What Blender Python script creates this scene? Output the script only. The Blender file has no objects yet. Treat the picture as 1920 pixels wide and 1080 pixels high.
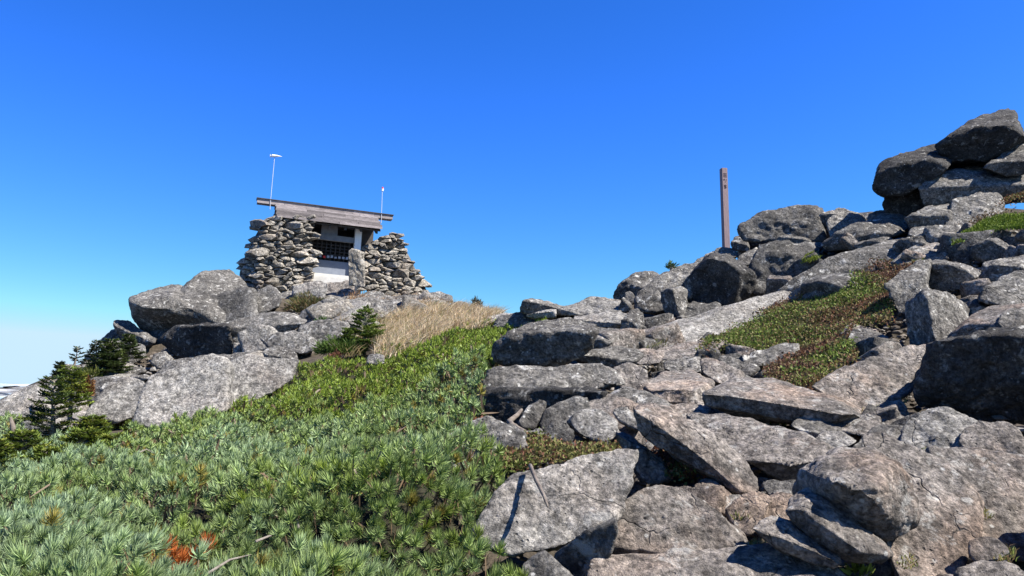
import bpy, bmesh, math, random
import numpy as np
from mathutils import Vector

# ------------------------------------------------------------------ camera, sky, sun, exposure
SC = bpy.context.scene
COL = SC.collection
FPX = 1507.0                       # focal length in photo pixels (1920 wide)
PITCH = math.radians(7.37)
EYE = np.array([0.0, 0.0, 1.6])
cam_d = bpy.data.cameras.new('camera')
cam_d.sensor_width = 36.0
cam_d.lens = FPX / 1920 * 36.0
cam_d.clip_start = 0.05
cam_d.clip_end = 400000
cam = bpy.data.objects.new('camera', cam_d)
cam.location = EYE
cam.rotation_euler = (math.pi / 2 + PITCH, 0, 0)
COL.objects.link(cam)
SC.camera = cam

SUN_AZ = math.radians(-20)         # measured from +X (right) towards +Y (away from the camera)
SUN_EL = math.radians(50)
sun_dir = Vector((math.cos(SUN_EL) * math.cos(SUN_AZ), math.cos(SUN_EL) * math.sin(SUN_AZ), math.sin(SUN_EL)))
sun_d = bpy.data.lights.new('sun', 'SUN')
sun_d.energy = 5.0
sun_d.angle = math.radians(0.55)
sun_d.color = (1.0, 0.94, 0.85)
sun = bpy.data.objects.new('sun', sun_d)
sun.rotation_euler = (-sun_dir).to_track_quat('-Z', 'Y').to_euler()
sun.location = (20, -5, 30)
COL.objects.link(sun)

W = bpy.data.worlds.new('World')
SC.world = W
W.use_nodes = True
wn = W.node_tree
wn.nodes.clear()
sky = wn.nodes.new('ShaderNodeTexSky')
sky.sky_type = 'NISHITA'
sky.sun_disc = False
sky.sun_elevation = SUN_EL
sky.sun_rotation = math.pi / 2 - SUN_AZ
sky.altitude = 2000
sky.air_density = 1.0
sky.dust_density = 0.0
sky.ozone_density = 10.0
sep = wn.nodes.new('ShaderNodeSeparateColor')
cmb = wn.nodes.new('ShaderNodeCombineColor')
wn.links.new(sky.outputs[0], sep.inputs[0])
# the camera's vivid rendering of the blue sky: one response curve per channel, the same over the whole dome
for ch, (gain, gam) in enumerate(((0.60, 1.8), (1.02, 1.2), (1.40, 1.3))):
    pw = wn.nodes.new('ShaderNodeMath'); pw.operation = 'POWER'; pw.inputs[1].default_value = gam
    ml = wn.nodes.new('ShaderNodeMath'); ml.operation = 'MULTIPLY'; ml.inputs[1].default_value = gain
    mn = wn.nodes.new('ShaderNodeMath'); mn.operation = 'MINIMUM'; mn.inputs[1].default_value = (4.3, 6.0, 7.5)[ch]   # the sensor's white point
    wn.links.new(sep.outputs[ch], pw.inputs[0]); wn.links.new(pw.outputs[0], ml.inputs[0]); wn.links.new(ml.outputs[0], mn.inputs[0]); wn.links.new(mn.outputs[0], cmb.inputs[ch])
bg = wn.nodes.new('ShaderNodeBackground')
bg.inputs['Strength'].default_value = 0.05
wo = wn.nodes.new('ShaderNodeOutputWorld')
wn.links.new(cmb.outputs[0], bg.inputs[0])
wn.links.new(bg.outputs[0], wo.inputs[0])
SC.view_settings.view_transform = 'Standard'
SC.view_settings.look = 'None'
SC.view_settings.exposure = 1.5
SC.view_settings.gamma = 1.0
SC.cycles.max_bounces = 6
SC.cycles.diffuse_bounces = 2

# ------------------------------------------------------------------ helpers
rng = np.random.default_rng(7)
FWD = np.array([0, math.cos(PITCH), math.sin(PITCH)])
UPV = np.array([0, -math.sin(PITCH), math.cos(PITCH)])
RGT = np.array([1.0, 0, 0])

def ray(px, py):
    px = np.asarray(px, float); py = np.asarray(py, float)
    return FWD + ((px - 960) / FPX)[..., None] * RGT + ((540 - py) / FPX)[..., None] * UPV

def at(px, py, Y):
    r = ray(px, py)
    return EYE + r * (np.asarray(Y, float) / r[..., 1])[..., None]

def to_px(P):
    q = np.asarray(P) - EYE
    f = q @ FWD
    return 960 + FPX * (q @ RGT) / f, 540 - FPX * (q @ UPV) / f

def _h(ix, iy, iz):
    n = (ix * 374761393 + iy * 668265263 + iz * 2147483647 % 1274126177) & 0xffffffff
    n = ((n ^ (n >> 13)) * 1274126177) & 0xffffffff
    n = ((n ^ (n >> 16)) * 2246822519) & 0xffffffff
    return ((n ^ (n >> 15)) & 0xffff) / 65535.0 * 2 - 1

def vnoise(P):
    P = np.asarray(P, float)
    i = np.floor(P).astype(np.int64)
    f = P - i
    u = f * f * f * (f * (f * 6 - 15) + 10)
    r = 0
    for a in (0, 1):
        for b in (0, 1):
            for c in (0, 1):
                w = (u[:, 0] if a else 1 - u[:, 0]) * (u[:, 1] if b else 1 - u[:, 1]) * (u[:, 2] if c else 1 - u[:, 2])
                r = r + w * _h(i[:, 0] + a, i[:, 1] + b, i[:, 2] * 7 + c * 7)
    return r

def fbm(P, octv=4, gain=0.5):
    s = 0; a = 1.0; P = np.asarray(P, float)
    for k in range(octv):
        s = s + a * vnoise(P * (2.03 ** k) + k * 17.3)
        a *= gain
    return s

def in_poly(x, y, poly):
    x = np.asarray(x, float); y = np.asarray(y, float)
    c = np.zeros(x.shape, bool)
    n = len(poly)
    for i in range(n):
        x1, y1 = poly[i]; x2, y2 = poly[(i + 1) % n]
        if y1 == y2:
            continue
        c ^= ((y1 > y) != (y2 > y)) & (x < (x2 - x1) * (y - y1) / (y2 - y1) + x1)
    return c

def tag(o, label=None, cat=None, group=None, kind=None):
    if label: o['label'] = label
    if cat: o['category'] = cat
    if group: o['group'] = group
    if kind: o['kind'] = kind
    return o

def link(o, parent=None):
    COL.objects.link(o)
    if parent is not None:
        o.parent = parent
    return o

def empty(name, loc):
    o = bpy.data.objects.new(name, None)
    o.location = loc
    o.empty_display_size = 0.1
    return link(o)

def np_mesh(name, V, T, mat=None, smooth=False, col=None):
    """triangle (or quad) mesh from numpy arrays, with an optional per-vertex colour"""
    me = bpy.data.meshes.new(name)
    V = np.ascontiguousarray(V, np.float32); T = np.ascontiguousarray(T, np.int32)
    k = T.shape[1]
    me.vertices.add(len(V)); me.vertices.foreach_set('co', V.ravel())
    me.loops.add(T.size); me.loops.foreach_set('vertex_index', T.ravel())
    me.polygons.add(len(T))
    me.polygons.foreach_set('loop_start', np.arange(len(T), dtype=np.int32) * k)
    me.polygons.foreach_set('loop_total', np.full(len(T), k, np.int32))
    me.polygons.foreach_set('use_smooth', np.full(len(T), smooth, bool))
    if col is not None:
        a = me.attributes.new('tint', 'FLOAT_COLOR', 'POINT')
        c4 = np.ones((len(V), 4), np.float32); c4[:, :3] = col
        a.data.foreach_set('color', c4.ravel())
    me.update(calc_edges=True)
    if mat: me.materials.append(mat)
    return me

class MB:
    """collects boxes, tubes and prisms; build() links them as ONE mesh object"""
    def __init__(s): s.v = []; s.f = []
    def hexa(s, p):
        n = len(s.v); s.v += [tuple(q) for q in p]
        s.f += [tuple(n + i for i in f) for f in ((0, 3, 2, 1), (4, 5, 6, 7), (0, 1, 5, 4), (1, 2, 6, 5), (2, 3, 7, 6), (3, 0, 4, 7))]
    def box(s, x0, x1, y0, y1, z0, z1):
        s.hexa([(x0, y0, z0), (x1, y0, z0), (x1, y1, z0), (x0, y1, z0), (x0, y0, z1), (x1, y0, z1), (x1, y1, z1), (x0, y1, z1)])
    def tube(s, pts, rad, k=6, cap=True):
        pts = [Vector(p) for p in pts]
        rad = list(rad) if hasattr(rad, '__len__') else [rad] * len(pts)
        n = len(s.v)
        for i, p in enumerate(pts):
            d = (pts[min(i + 1, len(pts) - 1)] - pts[max(i - 1, 0)]).normalized()
            a = d.orthogonal().normalized(); b = d.cross(a)
            for j in range(k):
                t = 2 * math.pi * j / k
                s.v.append(tuple(p + (a * math.cos(t) + b * math.sin(t)) * rad[i]))
        for i in range(len(pts) - 1):
            for j in range(k):
                s.f.append((n + i * k + j, n + i * k + (j + 1) % k, n + (i + 1) * k + (j + 1) % k, n + (i + 1) * k + j))
        if cap:
            s.f.append(tuple(n + j for j in reversed(range(k))))
            s.f.append(tuple(n + (len(pts) - 1) * k + j for j in range(k)))
    def build(s, name, mat, parent=None, smooth=False, M=None):
        me = bpy.data.meshes.new(name)
        me.from_pydata(s.v, [], s.f)
        if smooth:
            for p in me.polygons: p.use_smooth = True
        me.materials.append(mat)
        me.update()
        o = bpy.data.objects.new(name, me)
        return link(o, parent)

# ------------------------------------------------------------------ materials
def new_mat(name):
    m = bpy.data.materials.new(name); m.use_nodes = True
    nt = m.node_tree; nt.nodes.clear()
    return m, nt, nt.nodes, nt.links

def N(nodes, kind, **kw):
    n = nodes.new(kind)
    for k, v in kw.items():
        if k in n.inputs: n.inputs[k].default_value = v
        else: setattr(n, k, v)
    return n

def ramp(nodes, links, src, stops):
    r = nodes.new('ShaderNodeValToRGB')
    el = r.color_ramp.elements
    while len(el) < len(stops): el.new(0.5)
    for e, (p, c) in zip(el, stops):
        e.position = p
        e.color = (c, c, c, 1) if not hasattr(c, '__len__') else (*c, 1)
    links.new(src, r.inputs[0])
    return r.outputs[0]

def mixc(nodes, links, fac, a, b, mode='MIX'):
    m = nodes.new('ShaderNodeMix'); m.data_type = 'RGBA'; m.blend_type = mode
    for sock, v in ((m.inputs[0], fac), (m.inputs[6], a), (m.inputs[7], b)):
        if hasattr(v, 'is_linked'): links.new(v, sock)
        elif hasattr(v, '__len__'): sock.default_value = (*v, 1)
        else: sock.default_value = v
    return m.outputs[2]

def rock_mat(name, dark, light, pale=0.5, warm=0.0, spot=1.0, bump=1.0, fine=1.0):
    m, nt, n, l = new_mat(name)
    geo = N(n, 'ShaderNodeNewGeometry'); P = geo.outputs['Position']
    oi = N(n, 'ShaderNodeObjectInfo')
    def noise(scale, detail=6, rough=0.6, dist=0.0):
        t = N(n, 'ShaderNodeTexNoise', Scale=scale, Detail=detail, Roughness=rough, Distortion=dist)
        l.new(P, t.inputs['Vector']); return t.outputs[0]
    def vor(scale):
        t = N(n, 'ShaderNodeTexVoronoi', Scale=scale); t.inputs['Randomness'].default_value = 1
        l.new(P, t.inputs['Vector']); return t.outputs['Distance']
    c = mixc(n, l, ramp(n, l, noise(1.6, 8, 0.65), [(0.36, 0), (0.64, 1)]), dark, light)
    # per-stone tone
    hv = N(n, 'ShaderNodeHueSaturation'); l.new(c, hv.inputs['Color'])
    mr = N(n, 'ShaderNodeMapRange'); l.new(oi.outputs['Random'], mr.inputs[0]); mr.inputs[3].default_value = 0.84; mr.inputs[4].default_value = 1.14
    l.new(mr.outputs[0], hv.inputs['Value']); c = hv.outputs[0]
    # warm iron staining in patches
    if warm > 0:
        f = ramp(n, l, noise(1.1, 5, 0.6, 0.6), [(0.50, 0), (0.72, warm)])
        c = mixc(n, l, f, c, (0.30, 0.165, 0.085))
    # crystal speckle
    f = ramp(n, l, noise(38 * fine, 6, 0.8), [(0.36, 0.18), (0.5, 1.0), (0.64, 2.1)])
    c = mixc(n, l, 0.85, c, f, 'MULTIPLY')
    f = ramp(n, l, noise(13 * fine, 5, 0.7), [(0.36, 0.28), (0.5, 1.0), (0.64, 1.7)])
    c = mixc(n, l, 0.75, c, f, 'MULTIPLY')
    # black crust lichen
    f = ramp(n, l, noise(5.5, 8, 0.72, 0.3), [(0.56, 0), (0.66, 0.75 * spot)])
    c = mixc(n, l, f, c, (0.035, 0.035, 0.034))
    # pale crust lichen
    f = ramp(n, l, noise(7.3, 7, 0.7, 0.4), [(0.57, 0), (0.64, pale)])
    c = mixc(n, l, f, c, (0.44, 0.43, 0.40))
    f1 = ramp(n, l, vor(17 * fine), [(0.10, 1), (0.2, 0)])
    f2 = ramp(n, l, noise(9, 3, 0.6), [(0.50, 0), (0.58, pale)])
    fm = N(n, 'ShaderNodeMath', operation='MULTIPLY'); l.new(f1, fm.inputs[0]); l.new(f2, fm.inputs[1])
    c = mixc(n, l, fm.outputs[0], c, (0.58, 0.58, 0.55))
    # pits
    f1 = ramp(n, l, vor(26 * fine), [(0.10, 1), (0.19, 0)])
    f2 = ramp(n, l, noise(6.1, 3, 0.6), [(0.5, 0), (0.6, 0.8)])
    pm = N(n, 'ShaderNodeMath', operation='MULTIPLY'); l.new(f1, pm.inputs[0]); l.new(f2, pm.inputs[1])
    c = mixc(n, l, pm.outputs[0], c, (0.03, 0.028, 0.026))
    # hairline fractures
    wv = N(n, 'ShaderNodeTexNoise', Scale=2.2, Detail=4, Roughness=0.6); l.new(P, wv.inputs['Vector'])
    ad = N(n, 'ShaderNodeVectorMath', operation='MULTIPLY_ADD'); l.new(wv.outputs['Color'], ad.inputs[0]); ad.inputs[1].default_value = (.45, .45, .45); l.new(P, ad.inputs[2])
    cv = N(n, 'ShaderNodeTexVoronoi', feature='DISTANCE_TO_EDGE', Scale=2.1); l.new(ad.outputs[0], cv.inputs['Vector'])
    cf = ramp(n, l, cv.outputs['Distance'], [(0.001, .8), (0.010, 0)])
    cm = ramp(n, l, noise(1.9, 3, 0.5), [(0.52, 0), (0.60, 1)])
    ck = N(n, 'ShaderNodeMath', operation='MULTIPLY'); l.new(cf, ck.inputs[0]); l.new(cm, ck.inputs[1])
    c = mixc(n, l, ck.outputs[0], c, (0.035, 0.032, 0.029))
    b = N(n, 'ShaderNodeBsdfPrincipled', Roughness=0.92)
    b.inputs['Specular IOR Level'].default_value = 0.25
    l.new(c, b.inputs['Base Color'])
    h1 = N(n, 'ShaderNodeMath', operation='MULTIPLY'); l.new(noise(16 * fine, 10, 0.72), h1.inputs[0]); h1.inputs[1].default_value = 1.0
    h2 = N(n, 'ShaderNodeMath', operation='MULTIPLY_ADD'); l.new(noise(4.2, 8, 0.65), h2.inputs[0]); h2.inputs[1].default_value = 2.0; l.new(h1.outputs[0], h2.inputs[2])
    h3 = N(n, 'ShaderNodeMath', operation='SUBTRACT'); l.new(h2.outputs[0], h3.inputs[0]); l.new(pm.outputs[0], h3.inputs[1])
    h4 = N(n, 'ShaderNodeMath', operation='MULTIPLY_ADD'); l.new(ck.outputs[0], h4.inputs[0]); h4.inputs[1].default_value = -0.8; l.new(h3.outputs[0], h4.inputs[2]); h3 = h4
    bp = N(n, 'ShaderNodeBump', Strength=min(1.0, 0.8 * bump), Distance=0.07)
    l.new(h3.outputs[0], bp.inputs['Height']); l.new(bp.outputs[0], b.inputs['Normal'])
    o = N(n, 'ShaderNodeOutputMaterial'); l.new(b.outputs[0], o.inputs[0])
    return m

def leaf_mat(name, rough=0.45, trans=0.25, spec=0.5):
    m, nt, n, l = new_mat(name)
    a = N(n, 'ShaderNodeAttribute', attribute_name='tint')
    b = N(n, 'ShaderNodeBsdfPrincipled', Roughness=rough)
    b.inputs['Specular IOR Level'].default_value = spec
    l.new(a.outputs['Color'], b.inputs['Base Color'])
    t = N(n, 'ShaderNodeBsdfTranslucent'); l.new(a.outputs['Color'], t.inputs['Color'])
    mx = N(n, 'ShaderNodeMixShader'); mx.inputs[0].default_value = trans
    l.new(b.outputs[0], mx.inputs[1]); l.new(t.outputs[0], mx.inputs[2])
    o = N(n, 'ShaderNodeOutputMaterial'); l.new(mx.outputs[0], o.inputs[0])
    return m

def noisy_mat(name, c1, c2, scale=8, rough=0.85, bump=0.4, stretch=None, detail=6, dist=0.02, vary=0.0):
    m, nt, n, l = new_mat(name)
    tc = N(n, 'ShaderNodeTexCoord'); src = tc.outputs['Object']
    if stretch:
        mp = N(n, 'ShaderNodeMapping'); mp.inputs['Scale'].default_value = stretch
        l.new(src, mp.inputs['Vector']); src = mp.outputs[0]
    t = N(n, 'ShaderNodeTexNoise', Scale=scale, Detail=detail, Roughness=0.65); l.new(src, t.inputs['Vector'])
    c = mixc(n, l, ramp(n, l, t.outputs[0], [(0.3, 0), (0.7, 1)]), c1, c2)
    if vary:
        oi = N(n, 'ShaderNodeObjectInfo'); hv = N(n, 'ShaderNodeHueSaturation'); l.new(c, hv.inputs['Color'])
        mr = N(n, 'ShaderNodeMapRange'); l.new(oi.outputs['Random'], mr.inputs[0]); mr.inputs[3].default_value = 1 - vary; mr.inputs[4].default_value = 1 + vary
        l.new(mr.outputs[0], hv.inputs['Value']); c = hv.outputs[0]
    b = N(n, 'ShaderNodeBsdfPrincipled', Roughness=rough); b.inputs['Specular IOR Level'].default_value = 0.3
    l.new(c, b.inputs['Base Color'])
    bp = N(n, 'ShaderNodeBump', Strength=bump, Distance=dist); l.new(t.outputs[0], bp.inputs['Height']); l.new(bp.outputs[0], b.inputs['Normal'])
    o = N(n, 'ShaderNodeOutputMaterial'); l.new(b.outputs[0], o.inputs[0])
    return m

M_LICHEN = rock_mat('lichen_rock', (0.062, 0.058, 0.053), (0.155, 0.147, 0.134), pale=0.85, spot=1.0)
M_PATH = rock_mat('worn_path_rock', (0.098, 0.087, 0.077), (0.19, 0.171, 0.153), pale=0.5, warm=0.34, spot=0.6)
M_PALE = rock_mat('pale_pitted_rock', (0.13, 0.123, 0.112), (0.215, 0.206, 0.19), pale=0.5, warm=0.10, spot=0.6)
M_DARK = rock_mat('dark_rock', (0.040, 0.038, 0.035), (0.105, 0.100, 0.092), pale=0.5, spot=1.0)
M_SHADE_ROCK = rock_mat('shade_dark_rock', (0.018, 0.017, 0.016), (0.062, 0.059, 0.055), pale=0.4, spot=1.0)  # base colour darkened to paint in deep shade, under the usual lichen
M_WALL = rock_mat('dry_wall_stone', (0.125, 0.114, 0.097), (0.27, 0.247, 0.21), pale=0.5, warm=0.22, spot=0.7)
M_SOIL = noisy_mat('soil', (0.025, 0.02, 0.014), (0.075, 0.06, 0.042), 9, 0.95, 0.8, dist=0.05)
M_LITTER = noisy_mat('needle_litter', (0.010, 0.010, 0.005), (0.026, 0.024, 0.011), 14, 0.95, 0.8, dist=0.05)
M_NEEDLE = leaf_mat('pine_needles', 0.5, 0.2, 0.28)
M_LEAF = leaf_mat('leaves', 0.65, 0.25, 0.15)
M_STRAW = leaf_mat('straw', 0.6, 0.35, 0.3)
M_BARK = noisy_mat('bark', (0.09, 0.075, 0.06), (0.22, 0.20, 0.175), 30, 0.9, 0.5)
M_DEADWOOD = noisy_mat('dead_wood', (0.07, 0.055, 0.045), (0.18, 0.155, 0.13), 22, 0.85, 0.6, (1, 1, 1))

# ------------------------------------------------------------------ the lie of the land
# (photo pixel, distance ahead in metres) read off the photograph; the slope is fitted through them
CTRL = [
 (1100,1080,2.95),(1500,1080,2.9),(1900,1080,2.9),(1150,1000,3.3),(1100,900,3.9),(1600,930,3.7),(1900,930,3.6),
 (1350,900,4.2),(1000,820,4.9),(1250,830,4.9),(1450,840,4.7),(1850,800,4.7),(1650,800,5.0),
 (1000,730,6.0),(1250,750,6.2),(1480,770,6.0),(1300,690,7.8),(1600,720,6.4),(1900,660,6.1),(1750,640,7.2),
 (1050,680,7.0),(1150,650,8.8),(1250,640,9.6),(1500,650,8.6),(1600,580,9.6),(1700,560,8.6),(1870,560,8.0),
 (1000,590,13.0),(1120,590,13.0),(1220,570,13.5),(1350,580,12.5),(1450,530,13.0),(1600,500,11.5),(1750,470,11.2),(1880,480,9.8),
 (1360,470,17.0),(1460,440,15.5),(1600,420,14.0),(1700,400,13.0),(1850,380,12.0),(1850,280,12.3),
 (200,1080,2.6),(500,1080,2.6),(850,1080,2.7),(0,1080,2.6),(-200,1080,2.6),(500,950,3.6),(200,950,3.6),(800,930,3.7),(0,950,3.7),
 (500,850,5.2),(250,850,5.6),(800,800,5.9),(0,850,6.4),(600,760,8.0),(850,700,7.8),(400,800,7.2),(100,830,7.4),
 (950,620,11.5),(700,680,10.8),(800,640,12.5),(880,580,17.0),(780,600,16.0),(700,620,15.5),(600,640,14.5),
 (480,720,12.0),(350,780,9.6),(200,770,11.5),(100,760,12.5),(0,790,11.0),(-200,850,9.0),
 (450,610,17.5),(350,670,16.0),(250,650,17.5),(520,580,18.5),(620,535,21.5),(720,545,21.5),(800,555,21.5),(550,520,21.0),(440,530,19.0),
]
_c = np.array(CTRL, float)
_cx = np.stack([_c[:, 0] / 1000, _c[:, 1] / 600], 1)
def _tps(r): return np.where(r > 1e-9, r * r * np.log(np.maximum(r, 1e-9)), 0)
_R = np.linalg.norm(_cx[:, None] - _cx[None], axis=2)
_n = len(_c)
_A = np.zeros((_n + 3, _n + 3)); _A[:_n, :_n] = _tps(_R) + np.eye(_n) * 0.004
_A[:_n, _n] = 1; _A[:_n, _n + 1:] = _cx; _A[_n, :_n] = 1; _A[_n + 1:, :_n] = _cx.T
_w = np.linalg.solve(_A, np.concatenate([np.log(_c[:, 2]), np.zeros(3)]))
def depth_at(px, py):
    px = np.atleast_1d(np.asarray(px, float)); py = np.atleast_1d(np.asarray(py, float))
    q = np.stack([np.clip(px, -250, 2100) / 1000, np.clip(py, 180, 1090) / 600], 1)
    r = np.linalg.norm(q[:, None] - _cx[None], axis=2)
    return np.clip(np.exp(_tps(r) @ _w[:_n] + _w[_n] + q @ _w[_n + 1:]), 2.3, 24)

SKYL = [(-400,860),(0,770),(100,722),(190,640),(250,590),(400,560),(440,530),(800,556),(880,572),(980,582),(1100,572),(1150,560),
        (1230,530),(1300,500),(1360,470),(1450,430),(1600,420),(1660,400),(1760,370),(1920,330),(2200,280)]
_sx, _sy = zip(*SKYL)
pts = []
for px in np.arange(-400, 2301, 40):
    y0 = np.interp(px, _sx, _sy)
    ys = np.arange(y0 + 6, 1120, 16)
    pts.append(at(np.full(len(ys), px), ys, depth_at(np.full(len(ys), px), ys)))
    P0 = pts[-1][0]
    for dy, dz in ((4, -0.05), (9, -0.7), (16, -4), (30, -14), (45, -24)):
        pts.append((P0 + [P0[0] * dy / max(P0[1], 5) * .6, dy, dz])[None])
for x in np.arange(-6, 6.1, 1.0):
    pts.append(np.array([[x, 1.6, .62 - .02 * abs(x)], [x, 0.6, 0.25], [x, -0.5, 0.0], [x, -3, -0.3], [x, -8, -1.5]]))
LAND = np.concatenate(pts)

def land_z(x, y):
    x = np.atleast_1d(np.asarray(x, float)); y = np.atleast_1d(np.asarray(y, float))
    out = np.empty(len(x))
    for i in range(0, len(x), 4000):
        d2 = (x[i:i + 4000, None] - LAND[None, :, 0]) ** 2 + (y[i:i + 4000, None] - LAND[None, :, 1]) ** 2
        k = np.argpartition(d2, 14, axis=1)[:, :14]
        dd = np.take_along_axis(d2, k, 1)
        s = dd[:, :6].mean(1, keepdims=True) * 0.5 + 0.01
        w = 1.0 / (dd + s * 0.6) ** 1.6
        out[i:i + 4000] = (w * LAND[k, 2]).sum(1) / w.sum(1)
    return out

GX0, GX1, GY0, GY1, GS = -30.0, 26.0, -6.0, 44.0, 0.25
gx = np.arange(GX0, GX1 + 1e-6, GS); gy = np.arange(GY0, GY1 + 1e-6, GS)
_gX, _gY = np.meshgrid(gx, gy)
GZ = land_z(_gX.ravel(), _gY.ravel()).reshape(_gX.shape)
for _ in range(2):
    p_ = np.pad(GZ, 1, mode='edge')
    GZ = (p_[:-2, 1:-1] + p_[2:, 1:-1] + p_[1:-1, :-2] + p_[1:-1, 2:] + 2 * p_[1:-1, 1:-1]) / 6
def surf(x, y):
    fx = np.clip((np.asarray(x, float) - GX0) / GS, 0, len(gx) - 1.001); fy = np.clip((np.asarray(y, float) - GY0) / GS, 0, len(gy) - 1.001)
    i = fx.astype(int); j = fy.astype(int); a = fx - i; b = fy - j
    return (GZ[j, i] * (1 - a) + GZ[j, i + 1] * a) * (1 - b) + (GZ[j + 1, i] * (1 - a) + GZ[j + 1, i + 1] * a) * b

PINE = [(-420,860),(0,783),(60,792),(110,815),(200,832),(262,795),(330,785),(400,768),(470,738),(540,702),(590,672),(700,672),(725,655),(800,632),(870,612),(960,596),(1045,592),(1020,607),(955,630),(930,655),(934,690),(912,702),(905,785),(835,815),(832,850),(925,868),(948,915),(935,950),(885,985),(955,1020),(985,1060),(1000,1400),(-420,1400)]
# the mountain top and its flanks, one sheet that runs down to the valleys
ext = np.array([40, 60, 100, 180, 400, 900, 2500])
ax = np.concatenate([GX0 - ext[::-1], gx[::2], GX1 + ext]); ay = np.concatenate([GY0 - ext[::-1], gy[::2], GY1 + ext])
X, Y = np.meshgrid(ax, ay)
Z = surf(X, Y)
out = np.maximum(np.maximum(GX0 - X, X - GX1), np.maximum(GY0 - Y, Y - GY1)).clip(0)
sink = 0.2 - 0.004 * np.clip(np.hypot(X, Y), 0, 25) + .16 * np.clip((X + .2) / 1.0, 0, 1) * np.clip((14 - Y) / 4, 0, 1)
Z = Z - sink + 0.06 * fbm(np.stack([X.ravel(), Y.ravel(), 0 * X.ravel()], 1) * 1.1, 4).reshape(X.shape) - out * 0.42
for px, py, R_, dz in ((1010,765,.75,.55),(1330,590,.8,.4),(470,640,1.1,.5),(360,650,1.6,.6),(1800,520,.6,.3),(1210,900,.3,.25),(1600,480,.8,.3)):
    q = at(px, py, float(depth_at(px, py)[0]))
    Z -= dz * np.exp(-((X - q[0]) ** 2 + (Y - q[1]) ** 2) / R_ ** 2)
_px, _py = to_px(np.stack([X.ravel(), np.maximum(Y.ravel(), .5), surf(X, Y).ravel()], 1))
Z -= .30 * (in_poly(_px, _py, PINE).reshape(X.shape) & (Y > 1.2) & (Y < 16))      # the soil lies well under the shrub tops
nx, ny = len(ax), len(ay)
I = (np.arange(ny - 1)[:, None] * nx + np.arange(nx - 1)[None]).ravel()
me = np_mesh('ground', np.stack([X.ravel(), Y.ravel(), Z.ravel()], 1), np.stack([I, I + 1, I + nx + 1, I + nx], 1), M_SOIL, True)
tag(link(bpy.data.objects.new('ground', me)), kind='structure')
# lowland and far cloud out to the horizon, blue haze painted into the colour
M_FAR = noisy_mat('far_haze_tint', (0.10, 0.15, 0.23), (0.17, 0.22, 0.30), 0.0002, 1.0, 0.0)
rr = np.array([0, 4000, 12000, 30000, 80000, 200000.]); na = 48
V = []; T = []
for k, r in enumerate(rr):
    for a in range(na):
        V.append((r * math.cos(2 * math.pi * a / na), r * math.sin(2 * math.pi * a / na), -1100 - r * 0.004))
for k in range(len(rr) - 1):
    for a in range(na):
        T.append((k * na + a, k * na + (a + 1) % na, (k + 1) * na + (a + 1) % na, (k + 1) * na + a))
tag(link(bpy.data.objects.new('lowland', np_mesh('lowland', np.array(V), np.array(T), M_FAR))), kind='structure')

# a low bank of far cloud on the left horizon
M_CLOUD, nt_, n_, l_ = new_mat('cloud')
cb = N(n_, 'ShaderNodeBsdfDiffuse'); cb.inputs[0].default_value = (.8, .8, .82, 1)
ct = N(n_, 'ShaderNodeBsdfTransparent'); cx = N(n_, 'ShaderNodeMixShader')
lw = N(n_, 'ShaderNodeLayerWeight', Blend=.5)
cr_ = ramp(n_, l_, lw.outputs['Facing'], [(0.0, .22), (.7, 0.0)])
l_.new(cr_, cx.inputs[0]); l_.new(ct.outputs[0], cx.inputs[1]); l_.new(cb.outputs[0], cx.inputs[2])
l_.new(cx.outputs[0], N(n_, 'ShaderNodeOutputMaterial').inputs[0])
rc = np.random.default_rng(77)
cv_ = []; ct_ = []; k0 = 0
bm_ = bmesh.new(); bmesh.ops.create_icosphere(bm_, subdivisions=3, radius=1.0)
dv = np.array([q.co[:] for q in bm_.verts]); df = np.array([[q.index for q in t.verts] for t in bm_.faces]); bm_.free()
for k in range(46):
    az_ = math.radians(90 + rc.uniform(26, 60)); R_ = rc.uniform(36000, 46000)
    sz = rc.uniform(.5, 1.3)
    cv_.append(dv * (1 + .18 * vnoise(dv * 2 + k))[:, None] * [1900 * sz, 1500 * sz, 260 * sz] + [R_ * math.cos(az_), R_ * math.sin(az_), rc.normal() * 170 + 120])
    ct_.append(df + k0); k0 += len(dv)
tag(link(bpy.data.objects.new('cloud_bank', np_mesh('cloud_bank', np.concatenate(cv_), np.concatenate(ct_), M_CLOUD, True))), 'faint white cloud bank low on the left horizon', kind='stuff')

# ------------------------------------------------------------------ rocks
_ico = {}
def ico(level):
    if level not in _ico:
        bm = bmesh.new(); bmesh.ops.create_icosphere(bm, subdivisions=level, radius=1.0)
        v = np.array([q.co[:] for q in bm.verts]); v /= np.linalg.norm(v, axis=1)[:, None]
        f = np.array([[q.index for q in t.verts] for t in bm.faces])
        bm.free(); _ico[level] = (v, f)
    return _ico[level]

def vert_normals(V, T):
    a = V[T[:, 0]]; n = np.cross(V[T[:, 1]] - a, V[T[:, 2]] - a)
    r = np.zeros_like(V)
    for k in range(3):
        for c in range(3):
            r[:, c] += np.bincount(T[:, k], n[:, c], len(V))
    return r / (np.linalg.norm(r, axis=1)[:, None] + 1e-12)

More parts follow.
